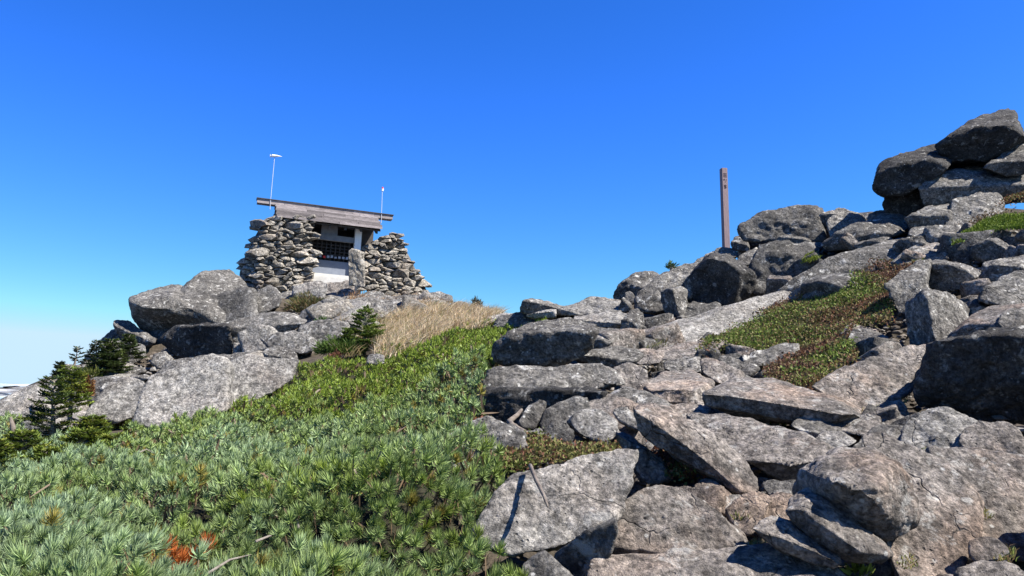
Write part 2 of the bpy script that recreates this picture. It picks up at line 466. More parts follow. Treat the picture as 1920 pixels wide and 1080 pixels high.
def hull_rock(P, level=5, p=16, chips=8, cut=(0.02, 0.09), rough=1.0, seed=0):
    """a weathered block: the rounded convex hull of the points, chipped and roughened; returns centre, verts, tris"""
    r = np.random.default_rng(seed)
    P = np.asarray(P, float)
    c = P.mean(0); Q = P - c
    ev, U = np.linalg.eigh(np.cov(Q.T) + np.eye(3) * 1e-6)
    sc = np.sqrt(ev) + 1e-6
    q = Q @ U / sc
    c2 = (q.max(0) + q.min(0)) / 2 * 0.6 + q.mean(0) * 0.4
    q = q - c2
    bm = bmesh.new()
    for a in q: bm.verts.new(a)
    bmesh.ops.convex_hull(bm, input=bm.verts)
    bm.normal_update()
    ns = []; ds = []; ar = []
    for f in bm.faces:
        n = np.array(f.normal); d = float(n @ np.array(f.verts[0].co))
        if d < 0: n, d = -n, -d
        if f.calc_area() < 1e-5: continue
        ns.append(n); ds.append(max(d, 0.05)); ar.append(f.calc_area())
    bm.free()
    order = np.argsort(ar)[::-1]
    kn = []; kd = []
    for i in order:
        if all(ns[i] @ m < 0.985 for m in kn):
            kn.append(ns[i]); kd.append(ds[i])
    for _ in range(chips):
        n = r.normal(size=3); n /= np.linalg.norm(n)
        kn.append(n); kd.append((q @ n).max() * (1 - r.uniform(*cut)))
    kn = np.array(kn); kd = np.array(kd)
    dirs, T = ico(level)
    g = np.maximum(dirs @ kn.T / kd, 0)
    gm = g.max(1, keepdims=True)
    rad = 1.0 / (gm[:, 0] * ((g / gm) ** p).sum(1) ** (1.0 / p))
    qd = np.linalg.norm(q, axis=1); gv = np.maximum((q / qd[:, None]) @ kn.T / kd, 0)
    gp = (gv ** p).sum(1) ** (1.0 / p) * qd
    rad *= max(1.0, float(np.mean(np.sort(gp)[len(gp) // 2:]))) ** 1.0
    V = (dirs * rad[:, None] + c2) * sc @ U.T
    n = vert_normals(V, T)
    if ((V - V.mean(0)) * n).sum() < 0: n = -n; T = T[:, ::-1]
    size = float(np.ptp(V, axis=0).mean())
    o = r.uniform(-50, 50, 3)
    a = 0.024 * size * rough
    disp = a * fbm((V + o) / size * 2.6, 5, 0.52)
    tr = fbm((V + o) / size * 1.7 + 5, 3, 0.5) * 3.2
    fr = tr - np.floor(tr)
    disp += a * 0.95 * (np.floor(tr) + np.clip((fr - .5) / .22 + .5, 0, 1)) / 3.2
    rid = 1 - np.abs(vnoise((V + o) / size * 4.3 + 9)) * 2
    disp -= a * 0.7 * np.clip(rid, 0, 1) ** 4
    disp += min(.011, .02 * size) * rough * fbm((V + o) * 11, 4, .6)
    V = V + n * disp[:, None]
    return c, V, T

def hull_stone(P):
    """a rough-split wall stone: the bare hull of a few points, flat faced"""
    c = P.mean(0); bm = bmesh.new()
    for q in P - c: bm.verts.new(q)
    g = bmesh.ops.convex_hull(bm, input=bm.verts)
    bmesh.ops.delete(bm, geom=list({v for v in g['geom_interior'] + g['geom_unused'] if isinstance(v, bmesh.types.BMVert)}), context='VERTS')
    bmesh.ops.recalc_face_normals(bm, faces=bm.faces)
    me = bpy.data.meshes.new('stone'); bm.to_mesh(me); bm.free()
    return c, me

NROCK = [0]; OUTL = []; NAMES = []
DEBUG = False
def rock(label, F, B, T=32, kind='S', s=0.35, t=None, d=None, at_px=None, mat=None, lvl=5, rough=1.0, p=60, Dmax=1.4, keel=0.25,
         name='boulder', cat='boulder', group=None, chips=14, cut=(0.02, 0.15), push=0.0):
    """F: pixels of the front (lower) face, B: pixels of the rear top edge; third number = metres behind the front"""
    NROCK[0] += 1
    OUTL.append([a[:2] for a in F] + [a[:2] for a in B]); NAMES.append(label)
    F = [tuple(a) for a in F]; B = [tuple(a) for a in B]
    low = at_px or max(F, key=lambda a: a[1])[:2]
    if d is None: d = float(depth_at(low[0], min(low[1], 1085))[0])
    d = min(d, float(depth_at(low[0], min(low[1], 1085))[0]) * 1.03) + push
    allp = np.array([a[:2] for a in F + B], float)
    Wm = np.ptp(allp[:, 0]) * d / FPX
    Hm = np.ptp(allp[:, 1]) * d / FPX
    size = max(Wm, Hm)
    xc = allp[:, 0].mean()
    tt = math.tan(math.radians(T))
    if t is None: t = 1 / tt if kind == 'L' else -0.2
    zb = at(*low, d)[2]
    out = []
    topz = []; topy = []
    for a in F:
        z = float(at(a[0], a[1], d)[2])
        if len(a) == 3: Yd = d + a[2]
        else: Yd = d + np.clip(t * (z - zb), -0.5 * size, 0.8 * size) - s * (a[0] - xc) * d / FPX
        out.append(at(a[0], a[1], Yd))
    fo = np.array(out)
    zt = np.percentile(fo[:, 2], 75); yt = fo[fo[:, 2] >= zt - 1e-6][:, 1].mean()
    if kind == 'L': zt = fo[:, 2].mean(); yt = fo[:, 1].mean()
    for a in B:
        r = ray(a[0], a[1]); te = r[2] / r[1]
        # on the top plane z = zt + tan(T) (Y - yt)
        if len(a) == 3: Yd = d + a[2]
        else:
            den = tt - te
            Yd = (EYE[2] - zt + tt * yt) / den if den > 0.05 else yt + size
            Yd = np.clip(Yd, yt + 0.12 * size, yt + Dmax * size) - s * 0.5 * (a[0] - xc) * d / FPX
        out.append(at(a[0], a[1], Yd))
    out = np.array(out)
    cen = allp.mean(0)
    ymax = out[:, 1].max()
    for a in allp:
        q = cen + (a - cen) * 0.8
        out = np.vstack([out, at(q[0], q[1] + 3, ymax + keel * size)])
    if lvl == 6 and d > 5.6: lvl = 5
    c, V, Tt = hull_rock(out, lvl, p, chips, cut, rough, seed=NROCK[0])
    me = np_mesh(name, V, Tt, mat or M_LICHEN, True)
    o = bpy.data.objects.new(name, me); o.location = c
    link(o)
    if DEBUG:
        w = V + c; i = w[:, 2].argmin(); g = float(w[i, 2] - surf(w[i, 0], w[i, 1]))
        dl = float(depth_at(low[0], min(low[1], 1085))[0])
        if g > 0.05 or abs(d - dl) > .08 * d: print('GAP %.2f d=%.1f land=%.1f low=%s %s' % (g, d, dl, low, label))
    tag(o, label, cat, group)
    return o
# ---- skyline and saddle between the shrine and the right-hand rocks
rock('long dark-ended boulder on the skyline above the green shrub tips', [(978,588),(979,575),(986,566),(1003,567),(1022,577),(1048,579),(1075,586),(1092,591)], [(987,561),(1008,560),(1030,566),(1062,577)], T=20)
rock('broad pale lit boulder on the skyline right of the dark-ended one', [(1058,576),(1090,589),(1130,589),(1162,586)], [(1075,566),(1095,560),(1120,557),(1140,560),(1160,564)], T=28, kind='L', mat=M_PALE)
rock('small grey slab below the dark-ended skyline boulder', [(985,592),(1000,597),(1040,595),(1041,584)], [(1000,587),(1030,580),(1040,579)], T=24, mat=M_PALE)
rock('pale slab at the edge of the dry grass saddle', [(910,606),(925,604),(980,593)], [(918,593),(940,588),(976,588)], T=24, kind='L', mat=M_PALE)
rock('flat pale slab sunk in the saddle path', [(1080,598),(1116,612),(1160,616),(1168,606)], [(1080,592),(1130,588),(1168,584),(1178,592)], T=22, mat=M_PALE)
rock('big flat-topped slab with black overhanging front beside the pine shrubs', [(930,650),(938,638),(952,629),(988,641),(1020,641),(1047,633),(1080,626),(1110,622),(1108,642),(1095,662),(1050,690),(1005,692),(960,682),(934,672)], [(954,626),(990,612),(1040,599),(1078,601),(1112,608)], T=24, t=-.35, s=.35, lvl=6, d=7.6)
rock('low grey boulder leaning against the big overhanging slab', [(1084,676),(1083,664),(1102,672),(1150,676),(1192,678),(1165,686),(1140,691),(1110,684)], [(1086,660),(1102,655),(1150,652),(1192,655),(1202,666)], T=30, d=8.0)
rock('small brownish block behind the low grey boulder', [(1107,640),(1120,651),(1132,656),(1140,648),(1126,636)], [(1110,622),(1125,618),(1150,618),(1156,632)], T=35, d=8.9)
rock('knobbly upright stone beside the saddle path', [(1164,620),(1167,601),(1180,598),(1190,612),(1200,623),(1180,625)], [(1181,588),(1193,577),(1203,588),(1208,606),(1205,619)], T=50, rough=1.5)
rock('dark-sided boulder at the foot of the post ridge', [(1150,560),(1158,536),(1173,528),(1190,534),(1213,542),(1200,552),(1190,558),(1165,561)], [(1173,525),(1190,513),(1220,511),(1233,516),(1238,532)], T=35, s=.5)
rock('brown wedge stone below the dark-sided ridge boulder', [(1158,584),(1167,561),(1180,576),(1184,583),(1165,587)], [(1170,558),(1184,570)], T=40, lvl=4)
rock('small lit stone tucked under the ridge boulder', [(1170,566),(1184,570),(1192,566)], [(1172,549),(1182,547),(1190,556)], T=55, kind='L', lvl=4)
rock('lumpy lichen-covered boulder left of the round dark boulder', [(1195,576),(1202,560),(1226,562),(1244,572),(1246,584)], [(1205,545),(1232,517),(1252,507),(1280,498),(1302,500),(1312,512),(1302,548)], T=52, kind='L', rough=1.5)
rock('upright block with a shaded left side on the inclined slab', [(1240,549,.35),(1262,546,.02),(1268,570,0),(1279,601,0),(1258,603,.25),(1246,576,.35)], [(1254,541,.4),(1284,541,.35),(1288,548,.25),(1288,594,.25)], d=12.3, rough=1.2, p=88)
rock('large round boulder with a black shaded face below the post', [(1284,546),(1290,525),(1305,508),(1312,492),(1330,487),(1360,493),(1383,511),(1387,542),(1378,566),(1342,582),(1302,566),(1288,570)], [(1326,480),(1360,481),(1396,500),(1412,516),(1413,536),(1402,549)], T=48, s=.75, t=-.3, d=12.6, lvl=6, mat=M_SHADE_ROCK)
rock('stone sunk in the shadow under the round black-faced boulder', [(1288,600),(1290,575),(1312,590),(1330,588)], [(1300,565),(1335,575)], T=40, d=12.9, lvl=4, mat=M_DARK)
rock('long inclined slab running up beside the red ground cover', [(1221,641),(1238,656),(1300,652),(1335,642),(1402,606),(1472,582),(1525,562)], [(1226,626),(1260,608),(1330,588),(1400,562),(1470,545),(1530,530)], T=36, kind='L', s=-.15, mat=M_PALE, lvl=6, d=10.9, at_px=(1400,606), p=88, rough=.7)
rock('long straight-edged slab tilted above the red ground cover', [(1500,546),(1530,530),(1600,503),(1640,489),(1688,474),(1700,491),(1640,507),(1560,532)], [(1460,546),(1500,520),(1545,490),(1572,478),(1640,458),(1690,441),(1705,450),(1713,470)], T=38, s=.05, t=-.35, lvl=6, d=11.6, p=96, rough=.6)
rock('upper slab with a dark underside left of the rock tower', [(1545,457),(1570,451),(1608,438),(1645,441),(1692,439),(1645,453),(1590,464),(1558,472)], [(1550,449),(1600,425),(1635,408),(1685,397),(1702,416)], T=36, t=-.35, d=12.6)
rock('pale block in front of the mottled ridge boulder', [(1552,413),(1557,446),(1590,441),(1621,421)], [(1560,405),(1590,399),(1619,408)], T=55, kind='L', mat=M_PALE, d=13.6)
rock('rounded block behind the pale one on the ridge', [(1533,411),(1540,426),(1562,416),(1592,403)], [(1545,398),(1575,389),(1593,396),(1613,401),(1621,413)], T=40, d=14.2)
rock('big mottled boulder capping the ridge right of the post', [(1391,438),(1395,421),(1420,412),(1470,402),(1535,400),(1541,430),(1536,451),(1500,443),(1440,446),(1400,449)], [(1418,408),(1440,392),(1480,390),(1500,387),(1538,391)], T=55, t=.25, s=.25, lvl=6, d=14.6, rough=1.3, mat=M_DARK)
rock('small brown-topped boulder next to the post', [(1371,456),(1386,455),(1402,460),(1406,471),(1375,469)], [(1378,443),(1392,441),(1401,450)], T=40, d=15.6)
rock('flat stone wedged under the mottled cap boulder', [(1458,456),(1480,459),(1519,459),(1517,450)], [(1462,445),(1480,439),(1511,444)], T=40, d=14.3, lvl=4)
rock('large dark boulder with speckled face below the cap boulder', [(1401,506),(1410,482),(1424,470),(1500,480),(1514,503),(1482,526),(1456,539),(1440,536),(1418,522)], [(1425,458),(1450,456),(1500,456),(1546,457),(1532,476)], T=45, t=.2, s=.3, lvl=6, d=13.2, mat=M_DARK, rough=1.3)
rock('small grey stone at the foot of the post', [(1340,486),(1360,488),(1381,481)], [(1345,468),(1360,463),(1378,470),(1383,478)], T=45, kind='L', d=14.5, lvl=4)
rock('low stone between the post and the speckled boulder', [(1382,491),(1400,499),(1420,482)], [(1390,477),(1419,465)], T=45, kind='L', d=14.0, lvl=4)
rock('rough rubble lump on the skyline just left of the post', [(1300,506),(1325,500),(1348,488)], [(1303,492),(1320,482),(1340,472),(1350,478)], T=45, kind='L', d=15, lvl=4, rough=1.6)
# ---- the rock tower on the right skyline
rock('topmost block of the rock tower with a shade-black face', [(1763,271),(1775,262),(1800,250),(1850,233),(1898,229),(1920,256),(1924,264),(1880,284),(1840,306),(1790,306),(1770,287)], [(1772,261),(1800,244),(1830,222),(1870,208),(1891,204),(1899,222),(1917,246)], T=34, t=-.45, s=.4, lvl=6, d=12.6, mat=M_SHADE_ROCK, p=88)
rock('dark overhanging block on the left of the rock tower', [(1643,351),(1655,331),(1652,316),(1684,306),(1735,300),(1786,309),(1762,332),(1722,347),(1700,362),(1665,366)], [(1656,309),(1700,291),(1740,275),(1763,270),(1772,285),(1791,300)], T=36, t=-.3, s=.45, lvl=6, d=12.7, mat=M_SHADE_ROCK)
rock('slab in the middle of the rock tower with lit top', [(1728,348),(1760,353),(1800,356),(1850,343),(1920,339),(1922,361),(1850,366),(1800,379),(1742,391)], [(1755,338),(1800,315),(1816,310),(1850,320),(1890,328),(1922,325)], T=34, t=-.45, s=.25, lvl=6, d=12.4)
rock('black recessed base stone under the rock tower', [(1661,356),(1666,402),(1700,412),(1770,402),(1860,380),(1860,350),(1760,352)], [(1670,352),(1800,348)], T=40, t=-.2, s=.3, d=12.9, mat=M_SHADE_ROCK)
rock('block jutting at the right edge of the rock tower', [(1843,316),(1860,319),(1900,306),(1924,298),(1924,326),(1880,329)], [(1850,305),(1880,285),(1905,270),(1926,263)], T=38, t=-.4, s=.2, d=12.1)
rock('brown stone at the base of the rock tower', [(1703,416),(1720,413),(1760,406),(1781,401),(1771,421),(1750,429),(1710,428)], [(1700,408),(1730,400),(1745,388),(1781,382)], T=38, d=12.0)
rock('tall fissured block below the rock tower', [(1772,432),(1790,436),(1830,433),(1872,421)], [(1790,379),(1815,371),(1855,359),(1873,367),(1882,386),(1874,402)], T=58, kind='L', d=11.6, rough=1.3)
rock('small dark skyline stone touching the rock tower', [(1627,411),(1640,408),(1656,404)], [(1630,400),(1645,394),(1664,394)], T=40, kind='L', d=13.2, lvl=4)
rock('brownish flat stone right of the long straight slab', [(1705,441),(1720,448),(1745,445),(1767,439)], [(1710,430),(1740,425),(1767,428)], T=34, d=11.6, lvl=4)
rock('bluish stone left of the bright moss cushion', [(1770,446),(1790,449),(1812,444)], [(1773,436),(1795,433),(1814,436)], T=40, kind='L', d=11.2, lvl=4, mat=M_PALE)
rock('dark stone in the gap below the bluish stone', [(1748,472),(1775,472),(1802,464)], [(1758,460),(1780,448),(1811,447)], T=42, d=11.0, lvl=4)
rock('little stone at the end of the long straight slab', [(1714,476),(1730,478),(1744,474)], [(1718,460),(1732,454),(1744,458)], T=45, d=11.3, lvl=4)
rock('wedge-shaped block in front of the bright moss', [(1828,466),(1857,451),(1872,461),(1911,479),(1900,487),(1850,492),(1830,482)], [(1860,447),(1880,452),(1905,468),(1919,481)], T=38, s=.4, t=-.2, d=9.9)
rock('dark-faced slab under the mossy wedge block', [(1845,502),(1856,496),(1872,500),(1922,500),(1922,514),(1860,528),(1845,522)], [(1855,492),(1880,486),(1922,480)], T=32, s=.3, d=9.3)
rock('grey boulder with a crumbling corner above the red ground cover', [(1662,533),(1682,535),(1733,526),(1738,541),(1720,571),(1702,586),(1688,587),(1672,558)], [(1690,511),(1720,490),(1746,484),(1743,505)], T=48, t=.15, s=.1, d=9.4, lvl=6)
rock('rim-lit boulder with a black hollow beside the crumbling one', [(1742,498),(1782,498),(1822,511),(1832,519),(1815,537),(1780,545),(1742,540)], [(1745,486),(1790,490),(1825,503),(1841,508)], T=30, t=-.4, s=.5, d=9.2)
rock('thick standing block with a dark left side and lit right face', [(1703,571,.4),(1734,562,.03),(1746,602,0),(1753,644,0),(1736,650,.25),(1710,646,.4)], [(1738,546,.2),(1760,546,.25),(1790,552,.3),(1823,583,.4),(1819,614,.3),(1792,642,.08)], d=8.1, lvl=6, p=88)
rock('lit boulder cut by the right edge above the shaded wall', [(1838,562),(1862,567),(1902,574),(1926,582)], [(1840,545),(1860,530),(1890,514),(1926,508)], T=50, kind='L', d=8.2, lvl=6)
rock('ledge at the right edge under the lit boulder', [(1874,606),(1890,626),(1926,645)], [(1880,590),(1900,581),(1926,583)], T=50, kind='L', d=7.8)
rock('small dark block between the standing block and the right edge', [(1826,612),(1850,622),(1870,614)], [(1830,592),(1850,584),(1869,600)], T=50, kind='L', d=8.0, lvl=4)
rock('flat lichened stone at the lower right of the red ground cover', [(1591,640),(1610,647),(1630,644),(1649,648),(1645,658),(1600,657)], [(1595,622),(1620,617),(1650,624),(1669,634)], T=26, d=7.6)
rock('huge shaded wall of rock at the right edge', [(1752,651),(1800,641),(1850,633),(1930,640),(1940,800),(1880,800),(1800,778),(1745,752),(1720,737),(1736,690)], [(1762,646),(1850,629),(1935,631)], T=25, t=-.45, s=.55, d=5.3, at_px=(1745,752), lvl=6, mat=M_SHADE_ROCK, rough=1.2)
rock('broad inclined slab lit in front of the shaded rock wall', [(1525,723),(1568,742),(1606,774),(1621,784),(1650,759),(1690,740),(1720,722)], [(1545,712),(1605,702),(1620,683),(1665,662),(1710,648),(1751,643),(1737,682)], T=42, kind='L', s=0, d=6.0, lvl=6, mat=M_PATH, p=80, rough=.8)
rock('grey wedge under the broad inclined slab', [(1628,792),(1640,800),(1690,797)], [(1648,764),(1690,745),(1702,766)], T=45, kind='L', d=5.3, mat=M_PATH)
rock('pale humped boulder at the foot of the shaded wall', [(1698,803),(1698,842),(1740,842),(1800,836),(1852,858)], [(1708,790),(1740,768),(1775,761),(1802,770),(1830,792)], T=42, kind='L', d=4.85, lvl=6, mat=M_PALE)
rock('brown-grey boulder at the right edge below the shaded wall', [(1800,842),(1850,864),(1925,870)], [(1810,806),(1840,793),(1885,795),(1906,810),(1925,838)], T=45, kind='L', d=4.6, lvl=6, mat=M_PATH)
# ---- slabs of the path, middle distance
rock('long flat slab with a dark front across the path', [(1327,734),(1345,739),(1372,754),(1430,763),(1500,769),(1560,772),(1612,783),(1600,800),(1540,800),(1470,787),(1400,784),(1330,759)], [(1345,722),(1390,709),(1440,708),(1480,725),(1510,742),(1570,748),(1601,760)], T=16, t=-.5, s=.4, d=5.9, lvl=6, mat=M_PATH, p=88, rough=.6)
rock('brown lump at the right end of the long flat slab', [(1558,791),(1570,806),(1620,816),(1652,797)], [(1570,780),(1610,777),(1651,783)], T=35, kind='L', d=5.4, mat=M_PATH)
rock('square slab with a dark front left of the long flat slab', [(1211,731,.05),(1240,728,.02),(1301,730,0),(1309,754,0),(1280,759,0),(1240,750,.02),(1213,740,.05)], [(1225,714,.45),(1245,699,.8),(1292,694,.95),(1312,705,.7),(1332,718,.35),(1331,748,.25)], d=6.5, lvl=6, mat=M_PATH, p=88, rough=.7)
rock('tapering slab behind the square one', [(1317,692),(1326,706),(1346,719),(1362,721),(1391,713),(1372,702)], [(1313,670),(1340,672),(1360,684),(1389,700)], T=30, kind='L', d=7.0, mat=M_PATH)
rock('tilted slab at the lower tip of the red ground cover', [(1349,676),(1385,697),(1402,706),(1419,694)], [(1352,665),(1380,674),(1405,679),(1421,690)], T=30, kind='L', s=.3, d=7.5)
rock('rounded grey rock rising through the red ground cover', [(1400,677),(1420,688),(1460,684),(1492,672)], [(1413,662),(1450,650),(1492,645)], T=38, kind='L', d=8.0)
rock('low knobbly stone behind the square slab', [(1249,691),(1270,698),(1312,697)], [(1252,678),(1275,674),(1310,669),(1314,686)], T=35, kind='L', d=7.7, rough=1.4)
rock('smooth worn step at the foot of the inclined slab', [(1225,667),(1250,674),(1290,678),(1325,668)], [(1238,655),(1280,644),(1332,639),(1362,640)], T=24, kind='L', d=8.6, mat=M_PATH, rough=.6)
rock('worn flat step beside the low grey boulder', [(1180,676),(1205,684),(1240,678)], [(1188,660),(1212,652),(1242,660)], T=26, kind='L', d=8.4, mat=M_PATH)
rock('lichened block right of the wide overhanging ledge', [(1148,706),(1165,727),(1206,738),(1216,722)], [(1155,690),(1185,682),(1212,694)], T=40, kind='L', d=6.5, mat=M_PATH)
rock('white-crusted slab below the lichened block', [(1130,762),(1150,772),(1200,778),(1248,772)], [(1150,735),(1180,728),(1215,738),(1250,755)], T=36, kind='L', d=5.9)
rock('flat worn slab between the square slab and the diagonal one', [(1240,776),(1280,792),(1315,790)], [(1250,758),(1300,754),(1330,768)], T=30, kind='L', d=5.7, mat=M_PATH)
rock('wide ledge with white lichen over a black hollow', [(911,719),(922,736),(935,742),(1000,737),(1030,741),(1060,732),(1110,723),(1162,725)], [(919,695),(940,686),(1000,690),(1060,683),(1105,681),(1136,690),(1167,718)], T=38, kind='L', s=.1, d=6.05, lvl=6, rough=1.2, p=80, keel=.02, Dmax=.5)
rock('black stone at the back of the hollow under the wide ledge', [(908,735),(905,795),(960,806),(1040,790),(1110,770),(1130,735)], [(915,730),(1100,728)], T=30, d=5.1, push=.75, t=0, s=.4, mat=M_SHADE_ROCK)
rock('slender mottled stone leaning in the hollow', [(974,792),(984,773),(1000,766),(1012,752),(1023,756),(1011,790),(1000,804),(978,802)], [(1010,750),(1024,758)], T=50, t=.4, s=-.3, d=5.4)
rock('oval mottled boulder under the wide ledge', [(1012,797),(1025,808),(1060,804),(1075,792)], [(1020,775),(1045,757),(1075,745),(1098,747),(1107,770)], T=52, kind='L', d=5.3, rough=1.2)
rock('round dark stone in front of the oval boulder', [(1021,818),(1030,838),(1060,842),(1073,822)], [(1029,796),(1045,789),(1065,794),(1074,808)], T=60, kind='L', d=4.85, mat=M_DARK, rough=1.2)
rock('smooth pale pitted stone tilted over the red leaves', [(1064,788),(1080,802),(1090,813),(1120,828),(1142,823),(1152,811)], [(1075,777),(1100,770),(1130,771),(1150,784),(1160,806)], T=40, kind='L', s=.3, d=4.9, mat=M_PALE, p=80, rough=.7)
rock('dark knob between the pitted stone and the diagonal slab', [(1149,777),(1160,792),(1180,798),(1201,808)], [(1155,765),(1175,763),(1189,775),(1197,796)], T=48, kind='L', d=5.0, lvl=4)
rock('long diagonal slab with a black lower side', [(1187,774),(1220,788),(1270,823),(1320,861),(1370,906),(1400,929),(1340,897),(1280,862),(1225,831),(1195,796)], [(1210,768),(1245,764),(1290,795),(1350,825),(1390,860),(1416,900),(1421,923)], T=33, t=-.55, s=.6, d=4.5, lvl=6, mat=M_PATH, p=88, rough=.7)
rock('narrow diagonal rib below the long diagonal slab', [(1150,808),(1186,847),(1210,852),(1236,872),(1253,898),(1225,907),(1200,902),(1186,872)], [(1162,812),(1187,824),(1212,844),(1242,864),(1256,890)], T=40, t=-.3, s=.5, d=4.3)
rock('big flat block in the middle of the path with a dark lower edge', [(1386,858),(1402,862),(1430,876),(1455,897),(1500,900),(1528,872)], [(1290,786),(1310,778),(1360,777),(1412,795),(1470,814),(1530,824),(1562,836),(1545,858)], T=24, t=-.4, s=.5, d=4.5, lvl=6, mat=M_PATH, p=80, rough=.8)
rock('pointed grey stone below the long flat slab', [(1484,801),(1500,812),(1530,820),(1546,813)], [(1500,785),(1520,772),(1541,785),(1572,800),(1600,822)], T=40, s=.3, d=5.0)
rock('pale cream stone on top of the flat path block', [(1529,821),(1535,840),(1560,847),(1594,834)], [(1545,811),(1580,809),(1604,826)], T=38, kind='L', d=4.8, mat=M_PALE, rough=.7)
rock('blue-grey rock left of the pale humped boulder', [(1598,842),(1640,846),(1692,840)], [(1618,815),(1650,795),(1698,800)], T=40, kind='L', d=4.7)
# ---- foreground
rock('big pale pitted block beside the nearest pine shrub', [(903,992),(925,1018),(960,1030),(1000,1027),(1016,1007),(1065,1020),(1092,1010),(1132,987)], [(930,945),(965,900),(1045,869),(1110,861),(1165,844),(1187,850),(1172,907),(1152,962)], T=50, kind='L', s=.1, d=3.45, lvl=6, mat=M_PALE, p=88, rough=.8)
rock('dark boulder wedged below the big pitted block', [(1038,1047),(1046,1034),(1072,1025),(1090,1010),(1126,990),(1152,974),(1157,1012),(1122,1062),(1112,1095),(1050,1090)], [(1095,1000),(1150,968)], T=50, s=.5, t=-.1, d=3.15, mat=M_DARK)
rock('pointed grey stone at the bottom edge beside the pine shrub', [(976,1105),(1090,1105)], [(988,1052),(1020,1030),(1047,1060),(1078,1082)], T=55, kind='L', d=2.9)
rock('massive lit boulder above the bottom slab', [(1154,1003),(1161,1037),(1250,1043),(1392,1046),(1403,1032)], [(1149,962),(1195,932),(1225,925),(1240,911),(1282,920),(1322,945),(1352,965),(1392,995),(1403,1020)], T=50, kind='L', s=.05, d=3.2, lvl=6, mat=M_PATH, p=88, rough=.9)
rock('smooth slab along the bottom edge', [(1124,1125),(1350,1135),(1580,1125)], [(1130,1052),(1150,1040),(1300,1042),(1390,1040),(1442,1025),(1502,1040),(1564,1082)], T=30, kind='L', s=0, d=2.75, lvl=6, mat=M_PATH, p=88, rough=.6)
rock('lens-shaped stone with a dark underside above the bottom slab', [(1412,993),(1440,1006),(1476,1011),(1510,1031),(1578,1056),(1560,1068),(1500,1048),(1450,1022)], [(1425,980),(1450,969),(1480,977),(1522,1008),(1567,1036)], T=32, t=-.45, s=.4, d=3.15, push=-.15, mat=M_PATH)
rock('elongated stone leaning on the great rounded boulder', [(1478,962),(1505,956),(1530,982),(1570,1012),(1612,1032),(1600,1050),(1560,1034),(1510,1004)], [(1490,944),(1522,923),(1552,930),(1592,970),(1642,1005),(1664,1036),(1650,1048)], T=38, t=-.55, s=.8, d=3.1, push=-.22, lvl=6, mat=M_PATH)
rock('great rounded boulder with a shaded left flank', [(1487,938),(1520,950),(1560,970),(1620,1004),(1672,1008),(1713,978),(1575,905,-.22),(1650,900,-.18),(1640,960,-.20)], [(1504,884),(1535,857),(1580,844),(1640,835),(1686,870),(1716,932)], T=52, kind='L', s=.35, d=3.5, push=-.3, lvl=6, mat=M_PATH, p=56, rough=1.0)
rock('broad rounded slab right of the great boulder', [(1690,1012),(1684,1092),(1780,1085),(1818,1024),(1724,962)], [(1622,825),(1660,817),(1700,834),(1782,874),(1832,922),(1838,952)], T=46, kind='L', s=0, d=3.25, push=.1, lvl=6, mat=M_PATH, p=72, rough=.7)
rock('wide stained slab filling the right edge of the foreground', [(1828,1004),(1840,1024),(1930,1044),(1990,1040),(1745,880)], [(1738,846),(1800,837),(1852,860),(1925,866),(1990,872)], T=44, kind='L', s=0, d=3.3, push=.2, at_px=(1880,1030), lvl=6, mat=M_PATH, p=80, rough=.7)
rock('small smooth round stone at the lower right', [(1817,1037),(1830,1057),(1870,1048),(1889,1037)], [(1820,1015),(1840,1005),(1865,1008),(1886,1026)], T=55, kind='L', d=3.0, mat=M_PATH, rough=.5, p=16)
rock('low slab in the lower right corner', [(1786,1092),(1790,1120),(1930,1125)], [(1800,1066),(1860,1050),(1890,1060),(1930,1082)], T=38, kind='L', d=2.75, mat=M_PATH, lvl=6)
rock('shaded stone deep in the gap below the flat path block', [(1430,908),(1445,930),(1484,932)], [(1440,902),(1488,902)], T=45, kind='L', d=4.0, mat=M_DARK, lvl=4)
rock('cream-white stone in the gap below the flat path block', [(1448,926),(1460,940),(1482,938)], [(1452,920),(1480,918),(1483,926)], T=45, kind='L', d=3.85, mat=M_PALE, lvl=4)
rock('cream pebble at the end of the long diagonal slab', [(1352,938),(1362,950),(1392,950)], [(1358,930),(1388,927),(1397,938)], T=45, kind='L', d=3.75, mat=M_PALE, lvl=4)
rock('brown stone with grass between the diagonal slab and lens stone', [(1362,962),(1395,1003),(1424,990)], [(1388,935),(1420,925),(1446,940)], T=50, kind='L', d=3.55, mat=M_PATH)
rock('grey-brown stone left of the elongated leaning stone', [(1414,962),(1430,979),(1478,976)], [(1430,940),(1456,924),(1487,930)], T=48, kind='L', d=3.6, mat=M_PATH)
rock('brown stone under the tail of the diagonal slab', [(1299,916),(1330,948),(1362,964)], [(1310,905),(1335,899),(1366,924),(1378,936)], T=45, kind='L', d=3.85, mat=M_PATH)
rock('mottled rock rising behind the nearest pine shrub', [(828,832),(850,874),(900,888),(962,864),(977,837)], [(845,812),(900,798),(918,789),(930,800),(960,801),(977,815)], T=48, kind='L', d=4.7, rough=1.4, lvl=6)
rock('small pale stone among the red leaves by the dead branch', [(1000,822),(1010,832),(1018,828)], [(1000,808),(1014,804),(1019,815)], T=50, kind='L', d=4.95, lvl=4, mat=M_PALE)
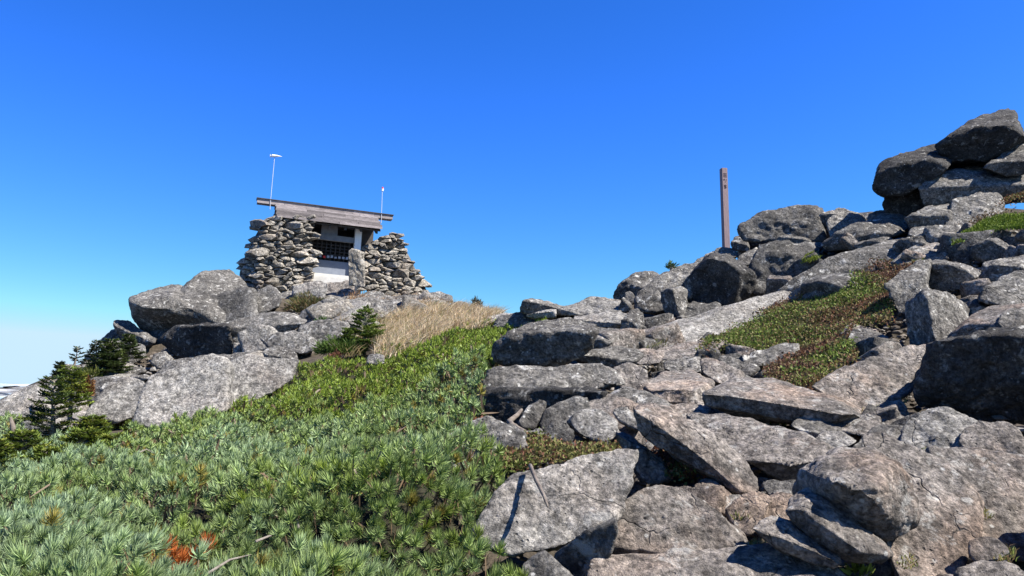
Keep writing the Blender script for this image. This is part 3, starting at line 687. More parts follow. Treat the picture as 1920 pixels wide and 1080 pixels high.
# ---- rocks under the shrine, left
rock('large tilted boulder with a lit face left of the stone wall', [(335,564,.1),(347,574,0),(380,580,0),(407,600,0),(416,611,.05),(456,604,.3)], [(338,545,.5),(352,533,.8),(385,512,1.5),(420,508,1.9),(441,512,1.9),(461,545,1.3),(464,590,.6)], d=18.3, lvl=6, p=96, rough=.7)
rock('overhanging snout of rock with a black underside', [(240,571,0),(262,576,-.1),(290,579,-.15),(322,556,.1),(342,574,.0),(378,582,.1),(412,612,.3),(350,622,.6),(310,632,.8),(282,634,.8),(265,609,.5),(250,590,.2)], [(245,562,.5),(258,552,.9),(280,545,1.2),(312,541,1.4),(336,540,1.5)], d=17.9, lvl=6, p=88, rough=.9)
rock('black stone in the shadow beneath the overhanging snout', [(300,636),(340,618),(400,613),(428,614),(432,640),(430,667),(400,674),(350,676),(320,657)], [(330,612),(425,608)], T=40, t=-.2, s=.4, d=17.9, mat=M_SHADE_ROCK)
rock('flat slab with a shadow line below the stone wall', [(404,616),(432,624),(456,617),(500,621),(540,616),(569,606),(540,627),(490,632),(470,642),(434,654)], [(430,605),(455,600),(480,590),(520,582),(546,589),(573,600)], T=36, t=-.3, s=.1, d=17.5, lvl=6)
rock('lit block right below the stone wall', [(459,587),(475,592),(522,575)], [(460,570),(480,550),(505,534),(521,545),(526,561)], T=55, kind='L', d=18.6)
rock('grey-brown rock under the flat slab beside the green cushion', [(494,636),(510,652),(570,664),(592,652)], [(505,628),(550,621),(581,630),(592,641)], T=48, kind='L', d=16.5)
rock('cracked ledge above the pale rock apron', [(494,661),(505,678),(530,683),(562,678)], [(500,655),(525,651),(552,660)], T=42, s=.2, d=15.5)
rock('big pale rock apron above the pine shrubs', [(258,792),(310,800),(400,782),(432,760)], [(272,745),(285,710),(340,697),(390,671),(427,675),(432,700)], T=46, kind='L', s=0, d=13.0, lvl=6, mat=M_PALE, p=96, rough=.6)
rock('pale rock apron right of the crack', [(425,768),(470,752),(548,710)], [(424,690),(440,676),(470,667),(520,672),(562,680)], T=46, kind='L', s=-.1, d=13.0, lvl=6, mat=M_PALE, p=88, rough=.7)
rock('sloping pale slab beside the small firs', [(160,782),(220,790),(272,774)], [(174,757),(208,716),(240,705),(266,715),(279,741)], T=46, kind='L', s=-.1, d=13.5, lvl=6, mat=M_PALE, p=88, rough=.7)
rock('leftmost pale rock on the skyline', [(-30,775),(30,782),(60,778),(104,776)], [(-30,768),(0,754),(30,735),(65,718),(98,722),(117,747)], T=44, kind='L', s=-.1, d=14.0, lvl=6, mat=M_PALE, p=88, rough=.7)
rock('brown slab jutting left from the crag above the fir', [(214,611),(240,623),(285,641),(275,650),(235,637)], [(220,604),(245,606),(270,620),(291,635)], T=34, d=18.5)
rock('grey lump under the jutting brown slab', [(189,641),(210,645),(232,634)], [(199,626),(215,617),(234,625)], T=50, kind='L', d=18.3)
rock('broken rock face behind the dark fir bush', [(194,664),(230,692),(272,668)], [(194,645),(225,639),(267,645)], T=55, kind='L', d=17.5)
rock('small lit stone below the overhanging snout', [(284,682),(300,692),(321,680)], [(290,665),(310,659),(324,672)], T=48, kind='L', d=16.2, lvl=4)
rock('brown stone under the overhanging snout', [(301,661),(320,670),(336,666)], [(309,652),(325,654),(336,662)], T=45, kind='L', d=17.0, lvl=4)
rock('small lit wedge against the pale rock apron', [(323,694),(335,699),(348,692)], [(326,681),(338,677),(348,682)], T=50, kind='L', d=15.2, lvl=4)
rock('flat lit stone above the sloping pale slab', [(220,700),(245,706),(272,698)], [(228,692),(255,686),(271,691)], T=40, kind='L', d=15.5, lvl=4)
rock('dark hollow stone right of the sloping pale slab', [(246,706),(262,716),(280,710)], [(250,702),(270,703),(279,705)], T=35, d=15.0, lvl=4)
rock('rubble stone beside the sparse young fir', [(124,706),(145,712),(168,706)], [(128,697),(145,692),(165,696)], T=45, kind='L', d=16.0, lvl=4)
rock('low stone where the little fir stands on the skyline', [(94,718),(110,724),(126,720)], [(97,709),(112,706),(124,709)], T=45, kind='L', d=15.5, lvl=4)
rock('grey boulder under the front of the shrine', [(551,558),(580,566),(606,560),(612,546)], [(553,536),(575,530),(600,528),(612,532)], T=58, kind='L', d=20.6, mat=M_PALE)
rock('flat doorstep rock below the white plinth', [(600,548),(625,556),(662,546)], [(604,534),(640,528),(662,526)], T=42, kind='L', d=20.6, mat=M_PATH)
rock('bluish stone at the foot of the upright slab', [(630,560),(645,566),(662,556)], [(636,546),(655,540),(662,546)], T=50, kind='L', d=20.2, lvl=4)
rock('blue-grey block with a dark front below the right stone wall', [(679,560),(690,564),(703,571),(708,563),(718,561)], [(685,548),(700,544),(718,550)], T=38, d=20.3, lvl=4)
rock('white-topped block above the round green cushion', [(613,593),(632,592),(651,594),(650,604),(614,603)], [(621,577),(640,576),(661,583)], T=34, d=17.6)
rock('low grey stone at the upper edge of the pine shrubs', [(688,680),(705,684),(720,680)], [(692,666),(705,663),(718,667)], T=40, kind='L', d=10.8, lvl=4)
rock('grey stone near the skyline right of the dry grass', [(846,578),(862,582),(878,576)], [(848,568),(862,565),(876,568)], T=45, kind='L', d=19, lvl=4)
rock('rubble stone on the skyline behind the dry grass', [(800,562),(825,568),(848,564)], [(803,550),(822,546),(846,556)], T=45, kind='L', d=20.0, lvl=4)
rock('long rubble rock between the right wall and dry grass', [(742,566),(770,574),(800,570)], [(745,556),(770,552),(798,557)], T=45, kind='L', d=20.2, lvl=4)
rock('flat grey rock below the right stone wall', [(700,585),(725,590),(752,582)], [(705,574),(730,568),(752,572)], T=42, kind='L', d=19.4, lvl=4)

# ---- rocks behind that close the view through the piles
rock('dark rock seen between the blocks of the rock tower', [(1690,330),(1700,400),(1800,395),(1925,380),(1925,300)], [(1760,290),(1850,262),(1925,262)], T=60, d=12.3, push=1.3, mat=M_SHADE_ROCK)
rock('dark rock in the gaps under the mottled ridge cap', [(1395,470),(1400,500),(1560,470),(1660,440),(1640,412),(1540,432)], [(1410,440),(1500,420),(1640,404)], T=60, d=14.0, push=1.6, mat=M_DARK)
rock('low ledge on the saddle behind the shrub tips', [(930,612),(1000,612),(1090,606)], [(940,592),(1000,584),(1085,582)], T=40, kind='L', d=13.6)
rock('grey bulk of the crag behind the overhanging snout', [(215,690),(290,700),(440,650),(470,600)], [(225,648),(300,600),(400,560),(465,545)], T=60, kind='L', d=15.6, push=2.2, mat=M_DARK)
rock('flat grey rock between the pale aprons and the cracked ledge', [(300,710),(380,690),(480,690),(500,700)], [(320,680),(400,664),(490,660)], T=40, kind='L', d=14.0, push=.5, mat=M_LICHEN)
rock('long low rock above the sloping pale slab', [(120,745),(180,752),(250,735)], [(125,722),(180,712),(245,708)], T=45, kind='L', d=13.0, mat=M_LICHEN)
rock('stepped rock right of the flat slab with the shadow line', [(560,640),(600,650),(650,630)], [(565,610),(600,600),(650,605)], T=50, kind='L', d=16.5, mat=M_LICHEN)
rock('rubbly ledge under the stone slab and right wall', [(600,590),(680,596),(760,588)], [(610,566),(680,560),(750,562)], T=45, kind='L', d=19.5, mat=M_LICHEN, rough=1.6)

rock('foundation ledge showing between the stone walls and the boulders', [(440,590),(560,594),(680,586),(790,588)], [(450,556),(560,552),(700,556),(785,562)], T=45, kind='L', d=21.0, push=1.6, mat=M_LICHEN)
for i, (x, y, w, h) in enumerate(((2010,960,150,170),(2150,880,170,150),(2010,790,150,120),(2160,720,160,130),(2030,620,130,100),(2150,560,150,110),(2110,440,140,80),(2060,1080,170,120),(2230,1010,180,150),(2260,640,170,140))):
    rock('boulder of the slope just past the right edge of the view', [(x - w * .5, y + h * .25), (x, y + h * .5), (x + w * .5, y + h * .3)], [(x - w * .45, y - h * .2), (x - w * .1, y - h * .5), (x + w * .4, y - h * .4), (x + w * .5, y)], T=45, kind='L', mat=(M_PATH, M_LICHEN)[i % 2], lvl=5, group='boulders past the right edge')

# ------------------------------------------------------------------ small stones filling the gaps (copies of a few shapes)
PROTO = []
for k in range(9):
    r = np.random.default_rng(900 + k)
    q = np.array([(x, y, z) for x in (-1, 1) for y in (-1, 1) for z in (-1, 1)], float) * r.uniform(.55, 1.1, (8, 3))
    q *= [1.0, r.uniform(.6, .9), r.uniform(.32, .65)]
    c, V, T = hull_rock(q, 4, 70, 6, (0.05, 0.25), 1.1, seed=300 + k)
    PROTO.append((V, T))
PM = {}
def proto(k, mat):
    if (k, mat.name) not in PM: PM[(k, mat.name)] = np_mesh('stone', PROTO[k][0], PROTO[k][1], mat, True)
    return PM[(k, mat.name)]

def region_pts(poly, n, r, rag=0.0, y0=2.0, y1=24.0):
    """n random ground points whose place on the slope falls in the outlined area"""
    poly = [(a, b) for a, b in poly]
    P = np.array(poly, float)
    dd = depth_at(P[:, 0], np.minimum(P[:, 1], 1090))
    Q = at(P[:, 0], P[:, 1], dd)
    lo = Q.min(0) - 0.5; hi = Q.max(0) + 0.5
    got = []; tot = 0
    for _ in range(60):
        x = r.uniform(lo[0], hi[0], 20000); y = r.uniform(max(lo[1], y0), min(hi[1], y1), 20000)
        z = surf(x, y)
        px, py = to_px(np.stack([x, y, z], 1))
        if rag:
            q_ = np.stack([x, y, z], 1)
            px = px + rag * (vnoise(q_ * 1.7 + 7) + .6 * vnoise(q_ * 5.1)) + r.normal(size=len(x)) * rag * .25
            py = py + .6 * rag * (vnoise(q_ * 1.7 + 27) + .6 * vnoise(q_ * 5.1 + 9)) + r.normal(size=len(x)) * rag * .2
        m = in_poly(px, py, poly)
        got.append(np.stack([x, y, z], 1)[m]); tot += m.sum()
        if tot >= n: break
    G = np.concatenate(got)
    return G[:n]

ZR = [(1090,610),(1330,580),(1460,470),(1600,430),(1700,410),(1930,400),(1960,1100),(1100,1100),(960,1010),(1000,900),(1000,840),(915,770),(930,700),(1090,650)]
P1 = [(1310,668),(1370,622),(1450,588),(1540,556),(1600,532),(1690,497),(1730,487),(1745,476),(1700,512),(1660,545),(1672,582),(1688,607),(1640,617),(1597,622),(1588,650),(1602,690),(1562,712),(1522,742),(1490,747),(1458,717),(1488,690),(1450,662),(1400,657),(1350,667)]
ZL = [(150,660),(290,650),(400,640),(560,565),(640,560),(720,552),(850,572),(800,590),(700,610),(640,640),(560,655),(480,690),(330,705),(280,740),(130,790),(60,790),(100,725)]
NEAR = [(np.mean([a[0] for a in q]), np.mean([a[1] for a in q]), nm) for q, nm in zip(OUTL, NAMES) if len(nm.split()) <= 10 and 'past the' not in nm]
r = np.random.default_rng(5)
def hull2(P):
    P = sorted(set(map(tuple, P))); 
    def half(P):
        h = []
        for p in P:
            while len(h) > 1 and (h[-1][0] - h[-2][0]) * (p[1] - h[-2][1]) - (h[-1][1] - h[-2][1]) * (p[0] - h[-2][0]) <= 0: h.pop()
            h.append(p)
        return h
    a = half(P); b = half(P[::-1]); return a[:-1] + b[:-1]
BIG = [hull2(q) for q in OUTL if max(a[0] for a in q) - min(a[0] for a in q) > 55]
BIG = [[(np.mean([a[0] for a in q]) + (x - np.mean([a[0] for a in q])) * .93, np.mean([a[1] for a in q]) + (y - np.mean([a[1] for a in q])) * .9) for x, y in q] for q in BIG]
def scatter(poly, n, lab, grp, mats, smin, smax, avoid=None):
    for p_ in region_pts(poly, n, r):
        px, py = to_px(p_[None])
        if avoid and in_poly(px, py, avoid)[0]: continue
        if any(in_poly(px, py, hp)[0] for hp in BIG): continue
        s = r.uniform(smin, smax) * (0.6 + 0.06 * p_[1]) * (1.6 if r.random() < .15 else 1)
        o = bpy.data.objects.new('stone', proto(int(r.integers(9)), mats[int(r.integers(len(mats)))]))
        o.location = p_ - [0, 0, 0.14 - 0.25 * s]
        o.rotation_euler = (r.normal() * .35, r.normal() * .35, r.uniform(0, 6.28)); o.scale = (s, s, s)
        near = sorted((math.hypot(px[0] - cx_, py[0] - cy_), nm) for cx_, cy_, nm in NEAR)[0][1]
        size_word = 'tiny' if s < .12 else ('small' if s < .2 else 'larger')
        link(o); tag(o, size_word + ' loose stone by the ' + near, 'stone', grp)
scatter([(x, max(y, 760)) for x, y in ZR], 230, 'small loose stone wedged between the big foreground boulders', 'loose stones among the boulders', (M_PATH, M_PATH, M_DARK), .07, .17)
scatter([(x, min(y, 780)) for x, y in ZR], 330, 'small loose stone among the boulders of the right-hand slope', 'loose stones among the boulders', (M_LICHEN, M_PATH, M_DARK), .09, .22, P1)
scatter(ZL, 170, 'small loose stone in the rubble below the shrine', 'loose stones among the boulders', (M_LICHEN, M_WALL, M_PALE), .10, .22)

# gravel and chips in the joints
def gravel(label, poly, n, smin, smax, cols, seed):
    r = np.random.default_rng(seed)
    P = region_pts(poly, n, r); n = len(P)
    dirs, T0 = ico(1)
    jit = 1 + r.normal(size=(n, len(dirs), 1)) * .22
    s_ = (r.uniform(smin, smax, n) * (0.6 + .05 * P[:, 1]))[:, None, None]
    a = r.uniform(0, 6.28, n); ca, sa = np.cos(a), np.sin(a)
    D = dirs[None] * jit * s_ * np.array([1.2, .9, .55])
    D = np.stack([D[..., 0] * ca[:, None] - D[..., 1] * sa[:, None], D[..., 0] * sa[:, None] + D[..., 1] * ca[:, None], D[..., 2]], 2)
    V = (P[:, None, :] - [0, 0, .17] + D + r.uniform(0, .05, (n, 1, 1)) * [0, 0, 1]).reshape(-1, 3)
    T = (np.arange(n)[:, None, None] * len(dirs) + T0[None]).reshape(-1, 3)
    cols = np.array(cols); C = np.repeat(cols[r.integers(len(cols), size=n)] * r.uniform(.6, 1.2, (n, 1)), len(dirs), 0)
    tag(link(bpy.data.objects.new('gravel', np_mesh('gravel', V, T, M_GRAVEL, False, C))), label, kind='stuff')
M_GRAVEL = leaf_mat('gravel_chips', .95, 0.0, .1)
GC = [(.12, .105, .09), (.17, .155, .14), (.09, .075, .06), (.20, .19, .175)]
gravel('grey-brown gravel in the joints of the boulder slope', ZR, 6500, .012, .045, GC, 501)
gravel('grey rubble chips below the shrine', ZL, 3000, .015, .06, GC, 502)

# ------------------------------------------------------------------ the shrine
M_OLD = noisy_mat('weathered_roof_wood', (0.09, 0.078, 0.078), (0.30, 0.265, 0.26), 5, 0.8, 0.5, (1.2, 14, 14), vary=.45)
M_GREYW = noisy_mat('grey_painted_wood', (0.12, 0.125, 0.14), (0.20, 0.205, 0.22), 7, 0.8, 0.2)
M_DARKW = noisy_mat('dark_wood', (0.035, 0.03, 0.028), (0.075, 0.065, 0.06), 9, 0.8, 0.3)
M_PANEL = noisy_mat('blue_grey_panel', (0.13, 0.15, 0.19), (0.19, 0.21, 0.25), 6, 0.7, 0.1)
M_CONC = noisy_mat('white_concrete', (0.36, 0.355, 0.335), (0.52, 0.51, 0.485), 6, 0.9, 0.2)
M_RED = noisy_mat('red_paint', (0.45, 0.02, 0.02), (0.55, 0.04, 0.03), 9, 0.6, 0.05)
M_WHITE = noisy_mat('white_paint', (0.66, 0.66, 0.66), (0.80, 0.80, 0.79), 12, 0.6, 0.05)
M_SLIP = noisy_mat('faded_paper', (0.22, 0.24, 0.28), (0.34, 0.36, 0.40), 9, 0.8, 0.05)
M_STEEL = noisy_mat('galvanised_steel', (0.40, 0.42, 0.45), (0.55, 0.57, 0.60), 12, 0.45, 0.05)
YL = 22.0
pl = at(482, 376, YL)
YR = YL
for _ in range(40):
    YR += (pl[2] - .2 - at(735, 408, YR)[2]) * 1.5
pr = at(735, 408, YR)
eu = (pr - pl); LEN = np.linalg.norm(eu); eu = eu / LEN
ein = np.array([-eu[1], eu[0], 0]); ein /= np.linalg.norm(ein); ez = np.cross(eu, ein)
VR = 0.6                                    # ridge lies this far behind the front wall
RC = (pl + pr) / 2
O = RC - ein * VR
def loc(px, py, v):
    """where the sight line through a photo pixel meets the shrine's plane at depth v: (u, w)"""
    d_ = ray(px, py); k = ((O + ein * v - EYE) @ ein) / (d_ @ ein)
    q = EYE + d_ * k - O
    return float(q @ eu), float(q @ ez)
wb = loc(618, 533, -0.3)[1]
O = O + ez * wb
shrine = empty('shrine', O)
from mathutils import Matrix
shrine.rotation_euler = Matrix(np.stack([eu, ein, ez], 1).tolist()).to_euler()
tag(shrine, 'small wooden shrine with plank roof and white plinth between stone walls', 'shrine')
def part(name, mat, boxes, parent=shrine):
    m = MB()
    for b in boxes: m.box(*b)
    return m.build(name, mat, parent)
HR = float((RC - O) @ ez)
hl = LEN / 2
ul = loc(588, 470, 0)[0]; ur = loc(676, 460, 0)[0]; ulw = loc(516, 386, VR - .2)[0] + .25
part('plinth', M_CONC, [(ulw, ur + .1, -.06, 1.5, -.25, loc(588, 511, -.06)[1]), (ul - .3, ur - .25, -.34, -.065, -.3, loc(620, 520, -.34)[1])])
wp = loc(620, 514, 0)[1]; wl = loc(620, 489, .08)[1]
wt0 = loc(628, 452, 0)[1]; wt1 = loc(628, 442, 0)[1]
part('lower_panel', M_PANEL, [(ulw, ur - .15, .08, .13, wp, wl)])
part('lintel', M_GREYW, [(ulw, ur - .12, -.03, .07, wt0, wt1)])
w2 = loc(628, 424, 0)[1]
um = loc(602, 436, 0)[0]; um2 = loc(633, 436, 0)[0]
part('upper_panel', M_GREYW, [(um, um2, 0.0, .05, wt1 + .002, w2)])
part('top_beam', M_DARKW, [(ulw, ur, -.02, .08, w2 + .002, w2 + .14)])
post = part('corner_post', M_WHITE, [(loc(665, 450, -.04)[0], ur, -.08, .1, wp - .3, w2 + .15)])
part('corner_post', M_GREYW, [(ulw, ulw + .15, -.06, .1, wp, w2 + .15)])
part('back_wall', M_DARKW, [(ulw, ur, 1.3, 1.36, wp, w2 + .3)])
part('side_wall', M_DARKW, [(ur - .08, ur - .03, .105, 1.295, wp, w2 + .2)])
part('side_wall', M_DARKW, [(ulw + .03, ulw + .08, .105, 1.295, wp, w2 + .2)])
u2 = loc(699, 450, .35)[0]
part('side_bay', M_DARKW, [(ur + .003, u2, .30, .36, wp - .3, w2 + .1)])
part('floor', M_DARKW, [(ulw + .1, ur - .1, .14, 1.29, wp - .02, wp + .03)])
# lattice of the door: each bar a part of its own
u0, u1 = ulw + .2, ur - .17
nb = 14
for k in range(nb + 1):
    u = u0 + (u1 - u0) * k / nb
    part('lattice_bar', M_DARKW, [(u - .011, u + .011, .10, .125, wl + .002, wt0 - .002)])
for k in range(1, 6):
    w = wl + (wt0 - wl) * k / 6
    part('lattice_bar', M_DARKW, [(u0, u1, .127, .145, w - .011, w + .011)])
# row of slips tied to the bars
rs = np.random.default_rng(3)
for k in range(11):
    u = u0 + .62 + k * .105; w = wl + .06 + rs.uniform(0, .03)
    part('paper_slip', M_SLIP if k != 3 else M_RED, [(u, u + .06 + rs.uniform(0, .02), .085, .092, w, w + .05 + rs.uniform(0, .03))])
# gable roof of lapped boards
ve = -.50
we = loc(700, 428, ve)[1]
rl = loc(516, 386, VR - .2)[0]; rr_ = loc(709, 415, .4)[0]
roof = empty('roof', (0, 0, 0)); roof.parent = shrine
rows = 6
def row(k, side):
    a = k / rows; b = (k + 1) / rows
    v0, z0 = VR - .04, HR - .05
    va, vb = v0 + (ve - v0) * a, v0 + (ve - v0) * (b + .02)
    wa, wb_ = z0 + (we - z0) * a, z0 + (we - z0) * (b + .02)
    if side < 0:
        va, vb = 2 * VR - va, 2 * VR - vb
    cuts = [rl + .02 * (k % 2)] + sorted(rs.uniform(rl + .4, rr_ - .4, 2 if side > 0 else 0)) + [rr_ - .02 * (k % 2)]
    for i in range(len(cuts) - 1):
        m = MB(); j = rs.uniform(-.006, .006)
        x0, x1 = cuts[i] + .004, cuts[i + 1] - .004
        m.hexa([(x0, vb, wb_ + .01 + j), (x1, vb, wb_ + .01 + j), (x1, va, wa - .035 + j), (x0, va, wa - .035 + j),
                (x0, vb, wb_ + .075 + j), (x1, vb, wb_ + .075 + j), (x1, va, wa + .003 + j), (x0, va, wa + .003 + j)])
        m.build('plank', M_OLD, roof)
for k in range(rows): row(k, 1)
for k in range(rows): row(k, -1)
m = MB()
m.hexa([(rl + .05, ve + .1, we - .05), (rr_ - .05, ve + .1, we - .05), (rr_ - .05, VR - .05, HR - .24), (rl + .05, VR - .05, HR - .24),
        (rl + .05, ve + .1, we - .005), (rr_ - .05, ve + .1, we - .005), (rr_ - .05, VR - .05, HR - .17), (rl + .05, VR - .05, HR - .17)])
m.build('underside', M_DARKW, roof)
for k in range(7):
    u = rl + .15 + (rr_ - rl - .3) * k / 6
    m = MB()
    m.hexa([(u - .03, ve + .12, we - .12), (u + .03, ve + .12, we - .12), (u + .03, VR - .06, HR - .32), (u - .03, VR - .06, HR - .32),
            (u - .03, ve + .12, we - .052), (u + .03, ve + .12, we - .052), (u + .03, VR - .06, HR - .242), (u - .03, VR - .06, HR - .242)])
    m.build('rafter', M_DARKW, roof)
cut = [-hl, rl + .25, -.2, .75, rr_ - .1, hl]
for i in range(5):
    m = MB(); m.box(cut[i] + .003, cut[i + 1] - .003, VR - .14, VR + .14, HR - .085, HR + .035); m.build('ridge_board', M_OLD, roof)
m = MB(); m.box(-hl - .02, hl + .02, VR - .17, VR + .17, HR + .037, HR + .055); m.build('ridge_cap', M_DARKW, roof)

# wind vanes on thin rods, hung through the ridge boards
def vane(label, u, top, lean, red):
    b = O + eu * u + ein * (VR - .155) + ez * HR
    t_ = at(top[0], top[1], b[1])
    t_ = t_ + (b - t_) * [0, 1, 0]
    e = empty('wind_vane', b); tag(e, label, 'wind vane', 'wind vanes on the shrine ridge')
    h = t_ - b
    m = MB(); m.tube([(-h[0] * .1, 0, -.24), (0, 0, 0), tuple(h * .5), tuple(h)], .008, 6); m.build('rod', M_STEEL, e)
    if not red:
        m = MB(); m.tube([tuple(h + [-.11, 0, 0]), tuple(h + [-.06, 0, .012]), tuple(h + [.08, 0, .005]), tuple(h + [.20, 0, -.01])], [.018, .04, .028, .006], 6); m.build('vane_body', M_WHITE, e)
        m = MB(); m.box(*[q for ab in zip(h + [-.13, -.005, -.05], h + [-.115, .005, .055]) for q in ab]); m.build('propeller', M_WHITE, e)
    else:
        m = MB(); m.tube([tuple(h + [0, 0, -.10]), tuple(h + [.01, 0, -.03])], [.03, .038], 7); m.build('vane_body', M_WHITE, e)
        m = MB(); m.tube([tuple(h + [.01, 0, -.03]), tuple(h + [0, 0, .02])], [.03, .018], 7); m.build('cap', M_RED, e)
vane('thin rod with a white propeller vane above the left roof end', loc(506, 385, VR)[0], (515, 293), 0, False)
vane('short thin rod with a red and white cap above the right roof end', loc(713, 410, VR)[0], (717, 352), 0, True)

# ------------------------------------------------------------------ dry-stone walls either side of the shrine
def clip_half(poly, n, c):
    out = []
    for i in range(len(poly)):
        a = poly[i]; b = poly[(i + 1) % len(poly)]
        da = n @ a - c; db = n @ b - c
        if da <= 0: out.append(a)
        if da * db < 0: out.append(a + (b - a) * da / (da - db))
    return out

def dry_wall(label, outline, depth_fn, n, seed, mat):
    r = np.random.default_rng(seed)
    A = np.array(outline, float); lo = A.min(0) - 20; hi = A.max(0) + 20
    asp = np.array([1.0, 2.5])
    S = []
    tries = 0
    area = (hi - lo).prod()
    while tries < 6000:
        tries += 1
        q = r.uniform(lo, hi); rad = r.choice([10, 15, 20, 27, 36], p=[.2, .27, .25, .18, .1]) * n
        if all(np.linalg.norm((q - s_) * asp) > (rad + sr) * .5 for s_, sr in S): S.append((q, rad))
    pts_ = np.array([s_ for s_, _ in S]); rads = np.array([q for _, q in S])
    base = max(outline, key=lambda a: a[1])
    root = empty('dry_stone_wall', at(base[0], base[1], depth_fn(*base)))
    tag(root, label, 'stone wall')
    inv = -np.array(root.location)
    cnt = 0
    for i in range(len(pts_)):
        s_ = pts_[i]
        if not in_poly(s_[:1], s_[1:], outline)[0]: continue
        poly = [s_ + np.array(v) for v in ((-40, -22), (40, -22), (40, 22), (-40, 22))]
        for j in np.argsort(((pts_ - s_) * asp * asp @ (pts_ - s_).T.mean(0, keepdims=True).T if False else np.linalg.norm((pts_ - s_) * asp, axis=1)))[1:16]:
            dv = (pts_[j] - s_) * asp; L = np.linalg.norm(dv)
            w = .5 + .25 * (rads[i] ** 2 - rads[j] ** 2) / (L * L + 1e-6)
            w = min(max(w, .3), .7)
            nrm = dv / L * asp
            poly = clip_half(poly, nrm, nrm @ s_ + L * w)
            if len(poly) < 3: break
        if len(poly) < 3: continue
        poly = np.array(poly); c = poly.mean(0)
        d0 = depth_fn(*c) + r.uniform(-.10, .06)
        rot = r.normal() * .10
        R2 = np.array([[math.cos(rot), -math.sin(rot)], [math.sin(rot), math.cos(rot)]])
        P = []
        tilt = r.normal() * .12; yaw = r.normal() * .15
        for q in poly:
            k = (q - c) @ R2.T
            P.append(at(*(c + k * r.uniform(1.0, 1.16)), d0 + .06 + yaw * k[0] / 60))
            P.append(at(*(c + k * r.uniform(.6, .85) + [0, r.uniform(-1, 1)]), d0 - r.uniform(.02, .10) + yaw * k[0] / 40 + tilt * k[1] / 30))
            P.append(at(*(c + k * .9), d0 + .38))
        cc, me = hull_stone(np.array(P)); me.materials.append(mat)
        o = bpy.data.objects.new('stone', me); o.location = cc + inv
        link(o, root); cnt += 1
    # rubble heart of the wall
    P = []
    cen = A.mean(0)
    for q in A:
        k = cen + (q - cen) * .86
        P.append(at(*k, depth_fn(*k) + .12)); P.append(at(*(cen + (q - cen) * .8), depth_fn(*k) + .95))
    cc, V, T = hull_rock(np.array(P), 5, 30, 0, (0, .01), .6, seed=seed)
    o = bpy.data.objects.new('rubble_core', np_mesh('rubble_core', V, T, M_DARK, True)); o.location = cc + inv
    link(o, root)
    return cnt
def plane_depth(x, y, v):
    d_ = ray(x, y); k = ((O + ein * v - EYE) @ ein) / (d_ @ ein)
    return float(d_[1] * k)
def lwall(x, y):
    return plane_depth(max(x, 485), y, -.75) + (520 - y) * .003 + max(0, 485 - x) * .022
LW = [(440,522),(446,496),(462,468),(474,436),(488,414),(515,404),(550,405),(584,407),(590,425),(592,470),(590,520),(578,538),(548,550),(520,554),(498,552),(478,556),(462,556),(450,540)]
c1 = dry_wall('stout dry-stone wall left of the shrine door', LW, lwall, 1.0, 11, M_WALL)
def rwall(x, y):
    return plane_depth(min(x, 770), y, -.35) + max(0, x - 770) * .02 + (540 - y) * .004
RW = [(672,500),(676,470),(690,456),(706,450),(713,446),(722,438),(736,433),(750,441),(759,452),(763,468),(762,484),(774,490),(778,506),(791,516),(794,532),(802,544),(810,562),(785,572),(758,570),(735,568),(712,566),(690,560),(676,545),(674,520)]
c2 = dry_wall('stepped dry-stone wall right of the shrine, lower towards the grass', RW, rwall, .92, 12, M_WALL)
if DEBUG: print('wall stones', c1, c2)
rock('upright weathered stone slab standing before the shrine post', [(656,533),(655,500),(654,474),(665,470),(680,472),(683,500),(684,535)], [(660,469),(672,468),(681,474)], T=70, t=.03, s=0, d=20.2, name='stone_slab', cat='stone slab', mat=M_WALL, p=40, keel=.1, lvl=5)

# ------------------------------------------------------------------ summit post
pb = at(1362, 478, 16.5); pt = at(1362, 316, 16.5)
hw = 5.8 * 16.5 / FPX
sp = empty('summit_post', pb); sp.rotation_euler = (0, 0, math.radians(9))
tag(sp, 'tall square brown wooden post with carved characters on the ridge', 'post')
M_POST = noisy_mat('brown_post_wood', (0.17, 0.125, 0.13), (0.25, 0.185, 0.19), 6, 0.75, 0.3, (8, 8, 1))
H = pt[2] - pb[2]
m = MB()
bmh = bmesh.new()
bmesh.ops.create_cube(bmh, size=1.0)
bmesh.ops.scale(bmh, vec=(hw * 2, hw * 2, H + .5), verts=bmh.verts)
bmesh.ops.translate(bmh, vec=(0, 0, (H - .5) / 2), verts=bmh.verts)
bmesh.ops.bevel(bmh, geom=list(bmh.edges), offset=.008, segments=2, affect='EDGES')
mm = bpy.data.meshes.new('shaft'); bmh.to_mesh(mm); bmh.free(); mm.materials.append(M_POST)
link(bpy.data.objects.new('shaft', mm), sp)
mpx = 16.5 / FPX
def stroke(name, pts_, wdt):
    m = MB()
    for (x0, y0), (x1, y1) in zip(pts_[:-1], pts_[1:]):
        a = np.array([(x0 - 1364) * mpx, H - (y0 - 316) * mpx]); b = np.array([(x1 - 1364) * mpx, H - (y1 - 316) * mpx])
        t_ = (b - a) / (np.linalg.norm(b - a) + 1e-9); n_ = np.array([-t_[1], t_[0]]) * wdt * mpx / 2
        yf = -hw - .004
        m.hexa([(*(a - n_)[:1], yf, (a - n_)[1]), (*(b - n_)[:1], yf, (b - n_)[1]), (*(b + n_)[:1], yf, (b + n_)[1]), (*(a + n_)[:1], yf, (a + n_)[1]),
                (*(a - n_)[:1], yf + .006, (a - n_)[1]), (*(b - n_)[:1], yf + .006, (b - n_)[1]), (*(b + n_)[:1], yf + .006, (b + n_)[1]), (*(a + n_)[:1], yf + .006, (a + n_)[1])])
    return m.build(name, M_INK, sp)
M_INK = noisy_mat('dark_carving', (0.035, 0.022, 0.028), (0.05, 0.03, 0.038), 10, 0.9, 0.0)
